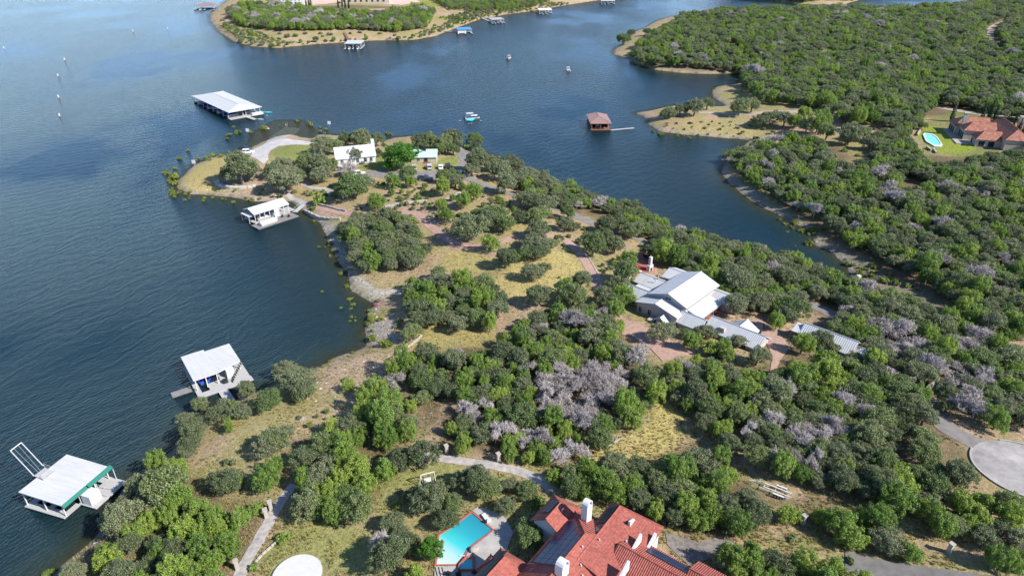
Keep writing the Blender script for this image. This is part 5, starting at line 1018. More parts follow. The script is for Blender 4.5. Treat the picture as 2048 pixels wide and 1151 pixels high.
# brown boathouse in the cove
b0 = P(1181.3,262); L = float(P(1221.5,262)[0]-b0[0]); F = Frame((b0[0],b0[1],0), math.radians(1.0)); w = 17.5; bh = empty('brown_boathouse', F(0,0,0), 'brown boathouse with dull red roof and long walkway in the cove', 'boathouse')
roof(bh, F, .5, w-.3, .2, L-.2, 3.65, 4.55, M_RROOF, 'v', hip0=8.8, over=.5)
deck(bh,F,0,L,-.4,1.4,.55,M_WOOD); deck(bh,F,0,1.4,1.42,w,.54,M_WOOD); deck(bh,F,L-3.4,L,1.42,w,.54,M_WOOD); deck(bh,F,1.42,L-3.42,w-1.4,w,.54,M_WOOD)
for (u_,v_) in ((.5,.6),(L*.5,.6),(L-.6,.6),(.5,w*.5),(L-.5,w*.5),(.5,w-.6),(L-.5,w-.6)): post(bh,F,u_,v_,.5,3.6,.14,M_WOOD)
mb = MB(); F.box(mb,.6,L-.8,w-1.3,w-1.1,.552,3.45); F.box(mb,.6,.8,4,w-1.32,.552,3.45); F.box(mb,L-1.0,L-.8,4,w-1.32,.552,3.45); F.box(mb,.82,L-1.02,w*.45,w*.45+.2,.9,3.45); mb.build('wall', M_WOOD, bh)
window(bh, F(L*.42,w*.45-.01,2.1), -F.w, 2.0, 1.0, M_WHITE, M_GLASS); rail(bh,F(.2,-.3,.55),F(L-.2,-.3,.55),M_WOOD)
motor_boat('moored_boat','boat inside the brown boathouse slip',F(L*.4,w*.22,.15),math.atan2(F.w[1],F.w[0])+math.pi,5.5,2.1,M_NAVY); 
gangway('dock_gangway','long pale walkway from the brown boathouse to the promontory',tuple(F(L+.1,-.2,.55)),P(1268,255.5,.6),1.3,M_WDECK,.55,.6,False)
# far shore docks
def far_dock(short, label, px, py, L, w, ang, zr, mr, style='flat', gang=None, boats=1, wall=False, floats=True, zrise=.5):
    p = P(px,py); F = Frame((p[0],p[1],0), math.radians(ang)); t = empty('far_boat_dock', p, label, 'boat dock')
    if style == 'hip': roof(t,F,-L/2,L/2,0,w,zr,zr+1.8,mr,hip0=w*.45,hip1=w*.45,over=.3)
    elif style == 'gable': roof(t,F,-L/2,L/2,0,w,zr,zr+1.3,mr,over=.3)
    else: roof_plane(t,[F(-L/2,-.2,zr),F(L/2,-.2,zr),F(L/2,w+.2,zr+zrise),F(-L/2,w+.2,zr+zrise)],mr,.2)
    deck(t,F,-L/2,L/2,w-1.8,w,.55)
    for u_ in (-L/2+.5,0,L/2-.5):
        deck(t,F,u_-.5,u_+.5,-3.5 if floats else 0,w-1.82,.54)
        for v_ in (.4,w-.5): post(t,F,u_,v_,.5,zr+.05,.12)
    if wall: mb = MB(); F.box(mb,-L/2+.2,L*.1,.5,w-.6,.56,zr-.1); mb.build('cabin', M_WHITE, t)
    for i in range(boats): motor_boat('moored_boat',['left','right'][i]+' boat moored at the '+short,F((-.25+.5*i)*L,.6,.12),math.atan2(F.w[1],F.w[0])+math.pi,6.0,2.2,M_GEL,M_GEL if i%2 else None)
    if gang: gangway('dock_gangway','walkway to the '+short,tuple(F(gang[2],w-.3,.55)),(gang[0],gang[1]),1.8,M_WOOD if gang[3] else M_WDECK,.55,.4,True)
    return t
far_dock('far white flat roofed dock','far white dock with flat roof and long brown walkway',706.5,98,13.2,15,1,4.0,M_WROOF,'flat',(688,66,-4,1),2,False,True,.3)
far_dock('far blue roofed dock','far dock with bright blue roof',930,68,13,11,12,3.6,M_BROOF,'flat',(888,63,-5,0),0,True,True)
far_dock('far dock with grey roof by the pale landing','far dock with white boat near the pale stone landing',996,47,13,11,20,3.6,mat('grey_sheet',(.33,.33,.33),.6,.15,.5),'flat',(962,36,-4,0),2)
far_dock('far cream roofed dock','far dock with low cream roof',1091,28,14,11,14,3.8,mat('cream_sheet',(.5,.47,.42),.7,.15,.5),'gable',(1062,21,-5,1),1)
far_dock('far dock at the top edge','far dock with grey roof at the top edge',1216,9,16,13,5,4.0,M_STEEL,'gable',None,1)
far_dock('far dull red roofed dock at the top left','far dock with dull red roof at the top left',410,20,22,16,-3,4.4,M_RROOF,'hip',(440,22,9,0),1)
# boats out on the water, swimmers' floats
pb = P(944,236); pontoon('pontoon_boat','pontoon boat with white canopy and turquoise float alongside',pb,math.radians(18))
fl = P(940.5,239.5,.02); t = empty('floating_mat',fl,'turquoise square floating mat beside the pontoon boat','float'); Ff = Frame((fl[0],fl[1],0),math.radians(-18)); mb = MB(); Ff.box(mb,-1.7,1.7,-2.2,2.2,.0,.18); mb.build('foam_pad',M_TEAL,t); mb = MB(); Ff.box(mb,-1.2,1.2,-1.7,1.7,.182,.26); mb.build('raised_rim',mat('pale_teal',(.10,.55,.58),.6),t)
motor_boat('motor_boat','white motor boat with raised top farther up the cove',P(1018,117),math.radians(70),6.4,2.4,M_GEL,M_GEL); motor_boat('motor_boat','white motor boat nearer the wooded headland',P(1136,141),math.radians(100),6.4,2.4,M_GEL,M_GEL)
for k_,(x,y,l_,an) in enumerate(((524,224.6,5.2,8),(536,224.6,4.0,4))):
    p = P(x,y,.05); F = Frame((p[0],p[1],0),math.radians(an)); t = empty('paddle_board',p,('longer' if k_==0 else 'shorter')+' turquoise board floating right of the big dock','paddle board'); secs = []; mb = MB()
    for u,w_ in ((-.5,.05),(-.42,.35),(-.2,.5),(.2,.5),(.42,.3),(.5,.05)): secs.append([F(u*l_,-w_,.0),F(u*l_,w_,.0),F(u*l_,w_*.9,.16),F(u*l_,-w_*.9,.16)])
    loft(mb,secs).build('board',M_TEAL,t); mb = MB(); F.box(mb,-.2*l_,.2*l_,-.35,.35,.162,.19); mb.build('grip_pad',mat('pale_pad',(.35,.62,.65),.7),t)
p = P(521,238.3,.05); F = Frame((p[0],p[1],0),math.radians(-12)); t = empty('paddle_board',p,'pale blue board beside the end of the dock gangway','paddle board'); secs = []; mb = MB()
for u,w_ in ((-1.6,.05),(-1.3,.3),(0,.42),(1.3,.28),(1.6,.05)): secs.append([F(u,-w_,.0),F(u,w_,.0),F(u,w_*.9,.15),F(u,-w_*.9,.15)])
loft(mb,secs).build('board',mat('pale_blue',(.35,.6,.68),.5),t)
BU = [(8,97,'nearest the left edge'),(266,63,'left of the two toward the far headland'),(335,58,'right of the two toward the far headland'),(129,120,'topmost of the column of four on the left'),(116,152,'second of the column of four on the left'),(117,195,'third of the column of four on the left'),(119,232,'lowest of the column of four on the left')]
for x,y,s in BU:
    p = P(x,y); t = empty('buoy',p,'white marker buoy, '+s,'buoy','marker buoys on the open lake'); MB().tube(p-np.array((0,0,.3)),p+np.array((0,0,1.2)),.42,.34,k=10).build('float_body',M_WHITE,t); MB().tube(p+np.array((0,0,1.2)),p+np.array((0,0,1.5)),.34,.05,k=10).build('cap',M_WHITE,t); MB().tube(p+np.array((0,0,.5)),p+np.array((0,0,.65)),.42,k=10).build('band',mat('orange_band',(.6,.2,.05),.6),t)
for x,y,s in ((389,331,'at the yellow grass point'),(496,267,'in the water left of the launch slope'),(659,252,'in the water right of the launch slope')):
    p = G(x,y); t = empty('shore_sign',p,'white sign board on a post '+s,'sign'); MB().tube(p-np.array((0,0,.5)),p+np.array((0,0,2.2)),.06).build('post',M_STEEL,t); mb = MB(); mb.prism([(p[0]+a,p[1]+b_-.1) for a,b_ in ((-.75,-.03),(.75,-.03),(.75,.03),(-.75,.03))],p[2]+.9,p[2]+2.4); mb.build('board',M_WHITE,t)
# ---------- vehicles ----------
M_TYRE = mat('tyre', (.02,.02,.02), .9); M_RIM = mat('rim', (.5,.5,.5), .4, metal=.6); M_LAMP = mat('lamp_glass', (.7,.7,.68), .2); M_TAIL = mat('tail_lamp', (.4,.02,.02), .3)
def paint_m(n, c): return mat(n, c, .3, spec=.6)
CARP = dict(white=paint_m('white_car_paint',(.75,.75,.74)), silver=paint_m('silver_car_paint',(.45,.46,.47)), black=paint_m('black_car_paint',(.018,.018,.02)), navy=paint_m('navy_car_paint',(.03,.045,.075)), grey=paint_m('grey_car_paint',(.16,.165,.17)))
def car(name, label, px, py, ang, color, kind='suv', zoff=.12, dz=None):
    p = G(px,py); p = np.array((p[0],p[1],p[2]+zoff)); F = Frame(p, math.radians(ang)); m = CARP[color]; t = empty(name, p, label, 'pickup' if kind == 'pickup' else 'car')
    L, wd = {'suv':(4.9,1.95),'pickup':(5.8,2.0),'sedan':(4.7,1.85)}[kind]; hw = wd/2; secs = []; hood = {'suv':1.05,'pickup':1.1,'sedan':.92}[kind]
    for u,h0,h,s in ((-.5,.45,hood*.86,.86),(-.46,.3,hood*.96,.96),(-.2,.25,hood,1),(.2,.25,hood,1),(.42,.28,hood*.93,.97),(.485,.36,hood*.8,.88),(.5,.42,hood*.68,.8)): secs.append([F(u*L,-hw*s,h0),F(u*L,hw*s,h0),F(u*L,hw*s,h*.78),F(u*L,hw*s*.93,h),F(u*L,-hw*s*.93,h),F(u*L,-hw*s,h*.78)])
    loft(MB(),secs).build('body', m, t)
    c0,c1,top = {'suv':(-.47,.2,1.75),'pickup':(-.12,.22,1.85),'sedan':(-.36,.2,1.42)}[kind]; q = []
    for u,z,s in ((c0,hood-.02,.92),(c0+.05,top,.74),(c1-.12,top,.74),(c1,hood-.02,.9)): q.append((u*L,z,hw*s))
    mb = MB(); a = [F(u,-w,z) for u,z,w in q]+[F(u,w,z) for u,z,w in q]; mb.v = [tuple(v) for v in a]; mb.f = [[0,1,2,3],[7,6,5,4],[0,4,5,1],[1,5,6,2],[2,6,7,3],[3,7,4,0]]; g = mb.build('cabin_glass', M_GLASS, t)
    mb = MB(); F.box(mb,q[1][0]-.04,q[2][0]+.04,-q[1][2]-.03,q[1][2]+.03,top-.03,top+.05); mb.build('roof_panel', m, t)
    for u in ((q[0][0]+q[1][0])/2, (q[1][0]+q[2][0])/2, (q[2][0]+q[3][0])/2):
        mb = MB()
        for s in (-1,1): mb.tube(F(u,s*hw*.92,hood-.05),F(u,s*hw*.76,top),.05,k=4)
        mb.build('pillar', m, g)
    if kind == 'pickup':
        mb = MB(); F.box(mb,-.485*L,-.14*L,-hw*.8,hw*.8,hood+.003,hood+.02); mb.build('truck_bed', M_BLACK, t); mb = MB()
        for s in (-1,1): F.box(mb,-.49*L,-.13*L,s*hw*.87-.07,s*hw*.87+.07,hood-.02,hood+.28)
        F.box(mb,-.497*L,-.48*L,-hw*.8,hw*.8,hood-.3,hood+.27); mb.build('bed_side', m, t)
    for u in (-.31,.31):
        for s in (-1,1):
            o = MB().tube(F(u*L,s*(hw-.2),.36),F(u*L,s*(hw+.02),.36),.36,k=12).build('wheel', M_TYRE, t); MB().tube(F(u*L,s*(hw+.021),.36),F(u*L,s*(hw+.04),.36),.22,k=10).build('rim', M_RIM, o)
    for s in (-1,1):
        mb = MB(); F.box(mb,.478*L,.492*L,s*hw*.62-.2,s*hw*.62+.2,hood*.62,hood*.76); mb.build('headlight', M_LAMP, t); mb = MB(); F.box(mb,-.503*L,-.49*L,s*hw*.7-.14,s*hw*.7+.14,hood*.6,hood*.84); mb.build('tail_light', M_TAIL, t)
        mb = MB(); F.box(mb,c1*L-.25,c1*L-.08,s*(hw+.1)-.1,s*(hw+.1)+.1,hood+.02,hood+.2); mb.build('mirror', m, t)
    return t
car('parked_pickup','black pickup truck parked at the shore beside the launch ramp',490.5,301.5,8,'black','pickup')
car('parked_suv','white car parked next to the black pickup by the launch ramp',497,307,8,'white','suv')
car('parked_suv','silver car parked under the leafy tree left of the cottage',828.5,339,100,'silver','suv',.2); car('parked_suv','silver car parked in front of the green roofed cottage door',858.5,337.5,100,'silver','suv',.2)
car('parked_suv','white car in the parking row right of the cottage',881.5,337.5,96,'white','sedan',.2); car('parked_suv','black car next to the white car at the end of the row',896,336,98,'black','suv',.2)
car('parked_pickup','long dark pickup parked along the lower edge of the parking loop',851,361,-6,'navy','pickup',.2); car('parked_pickup','dark pickup with pale tailgate at the bend of the loop road',933,350,112,'grey','pickup',.2)
car('parked_suv','dark car half hidden under trees left of the small white house',672,341,20,'navy','sedan',.2)
car('parked_suv','dark blue car among the junipers in front of the white house',1433,713,-8,'navy','sedan',.05); car('parked_suv','black car in the shade between garage and outbuilding',1516,661,60,'black','suv',.2)
car('parked_suv','white car glimpsed under the trees by the parking loop',718,351,10,'white','suv',.2)
# boat trailer
p0, p1 = G(1500,966), G(1566,990); d = p1-p0; ang = math.atan2(d[1],d[0]); F = Frame((p0[0],p0[1],(p0[2]+p1[2])/2), ang); t = empty('boat_trailer',(p0+p1)/2,'empty white boat trailer parked on the track right of the meadow','trailer')
mb = MB()
for s in (-1,1): F.box(mb,1.6,6.4,s*.75-.07,s*.75+.07,.5,.62); mb.tube(F(1.6,s*.75,.56),F(-.3,0,.56),.06,k=5)
for u in (2.2,4.0,6.0): F.box(mb,u-.05,u+.05,-.68,.68,.505,.6)
mb.build('frame', M_STEEL, t)
for s in (-1,1):
    mb = MB(); F.box(mb,2.2,6.6,s*.45-.08,s*.45+.08,.68,.8); mb.build('bunk', M_TAN, t); mb = MB(); F.box(mb,3.9,5.6,s*1.08-.16,s*1.08+.16,.72,.82); mb.build('fender', M_WHITE, t)
    for u in (4.3,5.2): o = MB().tube(F(u,s*.95,.34),F(u,s*1.18,.34),.34,k=10).build('wheel', M_TYRE, t); MB().tube(F(u,s*1.181,.34),F(u,s*1.2,.34),.2,k=8).build('rim', M_RIM, o)
mb = MB(); F.box(mb,.9,1.1,-.06,.06,.6,1.3); mb.build('winch_post', M_STEEL, t)
KEEP_OUT.append([tuple(q[:2]) for q in F.rect(-1.5,7.5,-3.2,1.8)])
# ---------- pillars, walls, edging ----------
for x,y,s in ((542,1018,'upper of the pair at the garden path gate'),(533,1034,'lower of the pair at the garden path gate'),(893,905.5,'above the left part of the curved path'),(996.6,922,'above the right part of the curved path'),(1605,1047,'under the junipers below the boat trailer'),(1897,1104,'at the lower right beside the road verge'),(475,1137,'at the bottom end of the garden path')):
    p = G(x,y); t = empty('stone_pillar',p,'pale square stone pillar '+s,'pillar'); F = Frame(p,.5); mb = MB(); F.box(mb,-.3,.3,-.3,.3,-.4,1.75); mb.build('shaft',M_STONE,t,bevel=.03); mb = MB(); F.box(mb,-.38,.38,-.38,.38,1.752,1.92); mb.build('cap',M_STONE,t); KEEP_OUT.append([(p[0]-.4,p[1]-1.6),(p[0]+.4,p[1]-1.6),(p[0]+.4,p[1]+.4),(p[0]-.4,p[1]+.4)])
def stone_wall(label, px, h, th, m=None, cat='wall', course=.9):
    """dry wall of single blocks: each block a part of its own"""
    L = smooth_line([G(x,y)[:2] for x,y in px],5); acc = [np.array(L[0])]
    for q in L[1:]:
        while np.linalg.norm(np.array(q)-acc[-1]) > course: acc.append(acc[-1]+(np.array(q)-acc[-1])/np.linalg.norm(np.array(q)-acc[-1])*course)
    t = empty('stone_wall',(*acc[0],float(H(*acc[0]))),label,cat)
    for i in range(len(acc)-1):
        a,b_ = acc[i],acc[i+1]; d = b_-a; F = Frame((a[0],a[1],0),math.atan2(d[1],d[0])); z = min(float(H(*a)),float(H(*b_)),); hh = h*rs0.uniform(.85,1.12); w_ = th*rs0.uniform(.85,1.15); mb = MB(); F.box(mb,.02,np.linalg.norm(d)-.02,-w_/2,w_/2,max(z,-.5)-.6,max(z,0)+hh); mb.build('block',m or M_STONE,t,bevel=.05)
    KEEP_OUT.append([(q[0],q[1]-2.4) for q in acc]+[(q[0]+.01,q[1]+.6) for q in acc[::-1]])
    return t
rs0 = random.Random(8)
stone_wall('white limestone ledge wall curving under the big peninsula oak',[(434,362),(437,370),(457,375),(491,376),(520,369)],.7,1.6,mat('white_limestone',(.42,.395,.36),.9,.2,1.2,bump=.08,bscale=3),course=1.5)
stone_wall('stone retaining wall along the shore below the pink path',[(610,424),(625,432),(640,438),(660,440),(684,440)],1.1,.7)
stone_wall('dark stone step wall above the shore path',[(632,409),(655,414),(675,420),(694,424)],.7,.6,mat('grey_stone',(.26,.24,.22),.9,.25,2))
stone_wall('curved low stone edging on the meadow above the inlet',[(790,708),(806,700),(822,689),(835,679),(846,668)],.35,.5)
stone_wall('stone boundary wall with a post in the wood right of the outbuilding',[(1841,794),(1853,783),(1866,771),(1878,761)],1.3,.6)
stone_wall('low stone kerb along the outer edge of the pink driveway',[(1152,492),(1172,510),(1187,532),(1198,556),(1204,580)],.22,.3,course=1.2)
stone_wall('pale stone kerb on the garden side of the lower left path',[(552,1085),(540,1095),(525,1108),(510,1125),(498,1145)],.3,.35)
# rail fence
t = None; fa = [G(x,y) for x,y in ((967,390),(976,393),(985,396.5),(995,400),(1006,404))]; t = empty('rail_fence',fa[0],'dark wooden rail fence on the slope below the access road','fence')
for q in fa: MB().tube(q-np.array((0,0,.3)),q+np.array((0,0,1.2)),.09).build('fence_post',M_WOOD,t)
for a,b_ in zip(fa[:-1],fa[1:]):
    for z in (.45,.95): MB().tube(a+np.array((0,0,z)),b_+np.array((0,0,z)),.06,k=5).build('fence_rail',M_WOOD,t)
# swing frame on the lawn
sw = [G(839,972),G(846,966),G(866,960),G(872,964)]; t = empty('swing_frame',np.mean(sw,axis=0),'white timber swing frame on the lawn above the pool trees','swing'); up_ = np.array((0,0,2.2)); ta, tb = (sw[0]+sw[1])/2+up_, (sw[2]+sw[3])/2+up_
for a,b_ in ((sw[0],ta),(sw[1],ta),(sw[2],tb),(sw[3],tb)): MB().tube(a,b_,.08,k=6).build('leg',M_WHITE,t)
MB().tube(ta,tb,.09,k=6).build('top_beam',M_WHITE,t); sc_ = (ta+tb)/2-np.array((0,0,1.7)); F = Frame(sc_,math.atan2(*(tb-ta)[[1,0]])); mb = MB(); F.box(mb,-.6,.6,-.22,.22,0,.06); F.box(mb,-.6,.6,.222,.28,0,.5); mb.build('swing_seat',M_WHITE,t); mb = MB(); [mb.tube(F(s,0,.06),F(s,0,1.7),.015,k=4) for s in (-.55,.55)]; mb.build('rope',M_TAN,t)
# fallen dead tree on the meadow, cut branch by the thicket
def log(label, a, b_, r):
    p,q = G(*a),G(*b_); t = empty('fallen_log',p,label,'log'); z = np.array((0,0,r*1.2)); MB().tube(p+z,q+z*2,r,r*.4,k=7).build('trunk',M_BARE,t); mb = MB(); d = q-p
    for s in (.45,.6,.75,.9):
        for k_ in range(3): e = p+d*s+z; mb.tube(e,e+d*.25+np.array((rs0.uniform(-.9,.9),rs0.uniform(-.9,.9),rs0.uniform(.2,.9))),r*.35,r*.1,k=4)
    mb.build('branches',M_BARE,t)
log('long pale fallen trunk lying on the golden meadow',(1211,896),(1238,881),.16); log('grey fallen branch at the thicket edge above the meadow',(1268,845),(1290,846),.12)
# patio by the white house
pt = pad('house_patio', pxpoly([(1262,520),(1283,500),(1312,508),(1318,530),(1300,545),(1270,548)]), M_TERRA, .15, kind='structure')
def seat(name, label, px, py, ang, m, L=.9, cat='chair'):
    p = G(px,py); p = p+np.array((0,0,.15)); F = Frame(p,math.radians(ang)); t = empty(name,p,label,cat); mb = MB(); F.box(mb,-L/2,L/2,-.4,.4,.3,.45); mb.build('seat',m,t); mb = MB(); F.box(mb,-L/2-.12,-L/2-.002,-.4,.4,.3,1.0); mb.build('backrest',m,t)
    for a in (-L/2+.05,L/2-.05):
        for b_ in (-.33,.33): mb = MB(); F.box(mb,a-.04,a+.04,b_-.04,b_+.04,0,.298); mb.build('leg',m,t)
    return t
seat('patio_chair','white patio chair at the upper end of the white house terrace',1291,507,20,M_WHITE); seat('patio_chair','white patio chair beside the terrace planting',1299,512,200,M_WHITE); seat('sun_lounger','orange sun lounger on the terrace of the white house',1284,538,-20,mat('orange_fabric',(.55,.16,.06),.8),1.9,'lounger'); seat('sun_lounger','white sun lounger beside the orange one',1276,545,-20,M_WHITE,1.9,'lounger')
p = G(1299,541); t = empty('outdoor_fireplace',p,'white outdoor fireplace with arched side at the terrace','fireplace'); F = Frame(p,.8); mb = MB(); F.box(mb,-.9,.9,-.5,.5,-.3,1.8); mb.build('hearth',M_WHITE,t); mb = MB(); F.box(mb,-.4,.4,-.35,.35,1.802,4.2); mb.build('flue',M_WHITE,t); mb = MB(); F.box(mb,-.5,.5,-.53,-.502,.2,1.1); mb.build('fire_opening',M_DARK,t)
t = empty('patio_table',G(1291,518),'dark round table on the white house terrace','table'); p = np.array(t.location); MB().tube(p+np.array((0,0,.85)),p+np.array((0,0,.92)),.8,k=14).build('table_top',M_DARK,t); MB().tube(p,p+np.array((0,0,.85)),.08).build('leg',M_DARK,t)
def seat5(name,label,x,y,ang,m,L,cat): 
    p = px5(x,y,PZ-.06); F = Frame(p,math.radians(ang)); t = empty(name,p,label,cat); mb = MB(); F.box(mb,-L/2,L/2,-.35,.35,.28,.4); mb.build('seat',m,t); mb = MB(); F.box(mb,-L/2-.1,-L/2-.002,-.35,.35,.28,.95); mb.build('backrest',m,t)
    for a in (-L/2+.06,L/2-.06):
        for b_ in (-.3,.3): mb = MB(); F.box(mb,a-.035,a+.035,b_-.035,b_+.035,.01,.278); mb.build('leg',m,t)
seat5('sun_lounger','white sun lounger at the upper side of the swimming pool',755,385,120,M_WHITE,1.9,'lounger')
for k_,(x,y) in enumerate(((250,1130),(380,1140),(600,1110))): seat5('patio_chair',['leftmost','middle','rightmost'][k_]+' dark chair on the pool terrace at the bottom edge',x,y,70+40*k_,M_BLACK,.6,'chair')
p = px5(580,810,PZ-.06); t = empty('boulder',p,'dark planted boulder at the pool edge','boulder'); MB().ball(p+np.array((0,0,.25)),.6,9,6,.7).build('rock',mat('grey_rock',(.32,.29,.26),.9,.3,3,bump=.1),t); MB().ball(p+np.array((.5,.3,.1)),.35,8,5,.7).build('rock',M_STONE,t)
for k_ in range(3): a,b_ = px5(70+45*k_,1030,PZ), px5(110+45*k_,1200,PZ); tag(MB().tube(a+np.array((0,0,-.03)),b_+np.array((0,0,-.03)),.07,k=4).build('terrace_stripe',M_DARK), ['left','middle','right'][k_]+' dark drain line in the white terrace below the pool', 'stripe')  # three thin dark tubes laid as lines on the terrace
# umbrellas, utility box, kayak
for k_,(x,y) in enumerate(((1926,441),(1940,451))):
    p = G(x,y); t = empty('patio_umbrella',p,('upper' if k_==0 else 'lower')+' green umbrella in the wood right of the cove','umbrella'); MB().tube(p,p+np.array((0,0,2.9)),.04).build('pole',M_STEEL,t); mb = MB(); n = 8; a = p+np.array((0,0,2.95)); mb.v = [tuple(a)]+[tuple(a+np.array((1.6*math.cos(6.283*i/n),1.6*math.sin(6.283*i/n),-.55))) for i in range(n)]; mb.f = [[0,i+1,(i+1)%n+1] for i in range(n)]; mb.build('canopy',mat('green_canvas',(.02,.22,.15),.8),t)
p = G(1716,558); t = empty('utility_box',p,'small white box at the head of the cove','utility box'); F = Frame(p,.4); mb = MB(); F.box(mb,-.5,.5,-.4,.4,-.2,1.1); mb.build('cabinet',M_WHITE,t); mb = MB(); F.box(mb,-.55,.55,-.45,.45,1.102,1.2); mb.build('lid',M_WHITE,t)
p = G(755,609); F = Frame((p[0],p[1],p[2]+.05),.5); t = empty('kayak',p,'small pink kayak on the rocks of the inlet','kayak'); secs = []; mb = MB()
for u,w_ in ((-1.0,.04),(-.6,.2),(0,.26),(.6,.2),(1.0,.04)): secs.append([F(u,-w_,.15),F(u,0,0),F(u,w_,.15),F(u,w_*.6,.32),F(u,-w_*.6,.32)])
loft(mb,secs).build('hull',mat('pink_plastic',(.35,.03,.09),.4),t); mb = MB(); F.box(mb,-.3,.25,-.13,.13,.325,.35); mb.build('cockpit',M_DARK,t)
# ---------- people ----------
M_SKIN = mat('skin', (.48,.29,.20), .6)
def person(label, p, ang, pose, cloth, group=None):
    F = Frame(p, math.radians(ang)); t = empty('person', p, label, 'person', group)
    if pose == 'stand': J = dict(pel=(0,0,.92),ch=(0,0,1.32),nk=(0,0,1.48),hd=(.02,0,1.64),ls=(0,.19,1.40),le=(.05,.26,1.12),lh=(.14,.25,.88),rs=(0,-.19,1.40),re=(.05,-.26,1.12),rh=(.14,-.25,.88),lp=(0,.1,.88),lk=(.04,.11,.48),la=(0,.11,.06),lt=(.16,.12,.03),rp=(0,-.1,.88),rk=(-.02,-.11,.48),ra=(-.06,-.11,.06),rt=(.1,-.12,.03))
    elif pose == 'sit': J = dict(pel=(0,0,.14),ch=(-.05,0,.55),nk=(-.04,0,.70),hd=(0,0,.86),ls=(-.04,.19,.62),le=(.02,.27,.36),lh=(.22,.22,.24),rs=(-.04,-.19,.62),re=(.02,-.27,.36),rh=(.22,-.22,.24),lp=(.04,.1,.12),lk=(.42,.14,.30),la=(.72,.13,.05),lt=(.84,.14,.08),rp=(.04,-.1,.12),rk=(.42,-.14,.30),ra=(.72,-.13,.05),rt=(.84,-.14,.08))
    else: J = dict(pel=(-.25,0,.02),ch=(.12,0,.10),nk=(.26,0,.16),hd=(.40,0,.24),ls=(.18,.19,.12),le=(.35,.36,.08),lh=(.55,.40,.10),rs=(.18,-.19,.12),re=(.35,-.36,.08),rh=(.55,-.40,.10),lp=(-.3,.1,0),lk=(-.7,.12,-.05),la=(-1.1,.12,-.02),lt=(-1.22,.12,0),rp=(-.3,-.1,0),rk=(-.7,-.14,-.05),ra=(-1.1,-.16,-.02),rt=(-1.22,-.16,0))
    Rr = dict(pel=.14,ch=.15,nk=.06,hd=.11,ls=.07,le=.05,lh=.04,rs=.07,re=.05,rh=.04,lp=.1,lk=.065,la=.045,lt=.04,rp=.1,rk=.065,ra=.045,rt=.04)
    E = [('pel','ch'),('ch','nk'),('nk','hd'),('ch','ls'),('ls','le'),('le','lh'),('ch','rs'),('rs','re'),('re','rh'),('pel','lp'),('lp','lk'),('lk','la'),('la','lt'),('pel','rp'),('rp','rk'),('rk','ra'),('ra','rt')]
    def skin(name, keys, edges, m, k_=1.0):
        me = bpy.data.meshes.new(name); ks = list(keys); me.from_pydata([tuple(F(*J[q])-np.array(p)) for q in ks],[(ks.index(a),ks.index(b_)) for a,b_ in edges],[])
        o = bpy.data.objects.new(name, me); C.objects.link(o); o.parent = t; md = o.modifiers.new('skin','SKIN')
        for i,q in enumerate(ks): me.skin_vertices[0].data[i].radius = (Rr[q]*k_,Rr[q]*k_)
        me.skin_vertices[0].data[0].use_root = True; o.modifiers.new('sub','SUBSURF').levels = 1; me.materials.append(m); return o
    skin('body', J.keys(), E, M_SKIN)
    skin('shirt',['pel','ch','ls','rs'],[('pel','ch'),('ch','ls'),('ch','rs')],cloth,1.12); skin('shorts',['pel','lp','lk','rp','rk'],[('pel','lp'),('lp','lk'),('pel','rp'),('rp','rk')],M_NAVY,1.08)
    MB().ball(F(*J['hd'])+np.array((-.01,0,.05)),.115,8,5,.9).build('hair',mat('dark_hair',(.04,.025,.015),.8),t)
m_red = mat('red_cloth',(.5,.05,.08),.8); m_blk = mat('black_cloth',(.02,.02,.022),.8); m_wht = mat('white_cloth',(.7,.7,.68),.8)
def wp(x,y,z=0): q = G(x,y); return np.array((q[0],q[1],max(q[2],z)))
person('person in black top standing at the waterline of the launch slope',wp(575,251.5),200,'stand',m_blk); person('person in white top standing beside the one in black',wp(572.5,254.5),160,'stand',m_wht)
person('person in dark clothes sitting on the drowned rock by the bush',wp(535,257,.25),-20,'sit',m_blk); person('person in red top wading right of the dock gangway',P(535,235.5,-.35),120,'stand',m_red)
person('swimmer in red lying on a float below the turquoise mat',P(941,246.8,.05),5,'swim',m_red); person('swimmer right of the pontoon boat',P(962,242,.0),140,'swim',m_wht); person('swimmer far left of the pontoon boat',P(920,241.5,.0),30,'swim',m_wht)
t = empty('swim_float',P(941,247,0),'pink float ring under the swimmer in red','float'); q = P(941,247,.0); MB().tube(q-np.array((.9,0,0)),q+np.array((.9,0,0)),.16,k=8).build('tube',mat('pink_float',(.65,.25,.30),.5),t)
# drowned rock by the bush
p = G(530,257); t = empty('shore_boulder',p,'pale drowned rock under the dull green bush by the launch slope','boulder'); MB().ball((p[0],p[1],.0),1.4,9,6,.35).build('rock',M_STONE,t); MB().ball((p[0]+1.6,p[1]-.3,.0),.8,8,5,.4).build('rock',M_STONE,t)
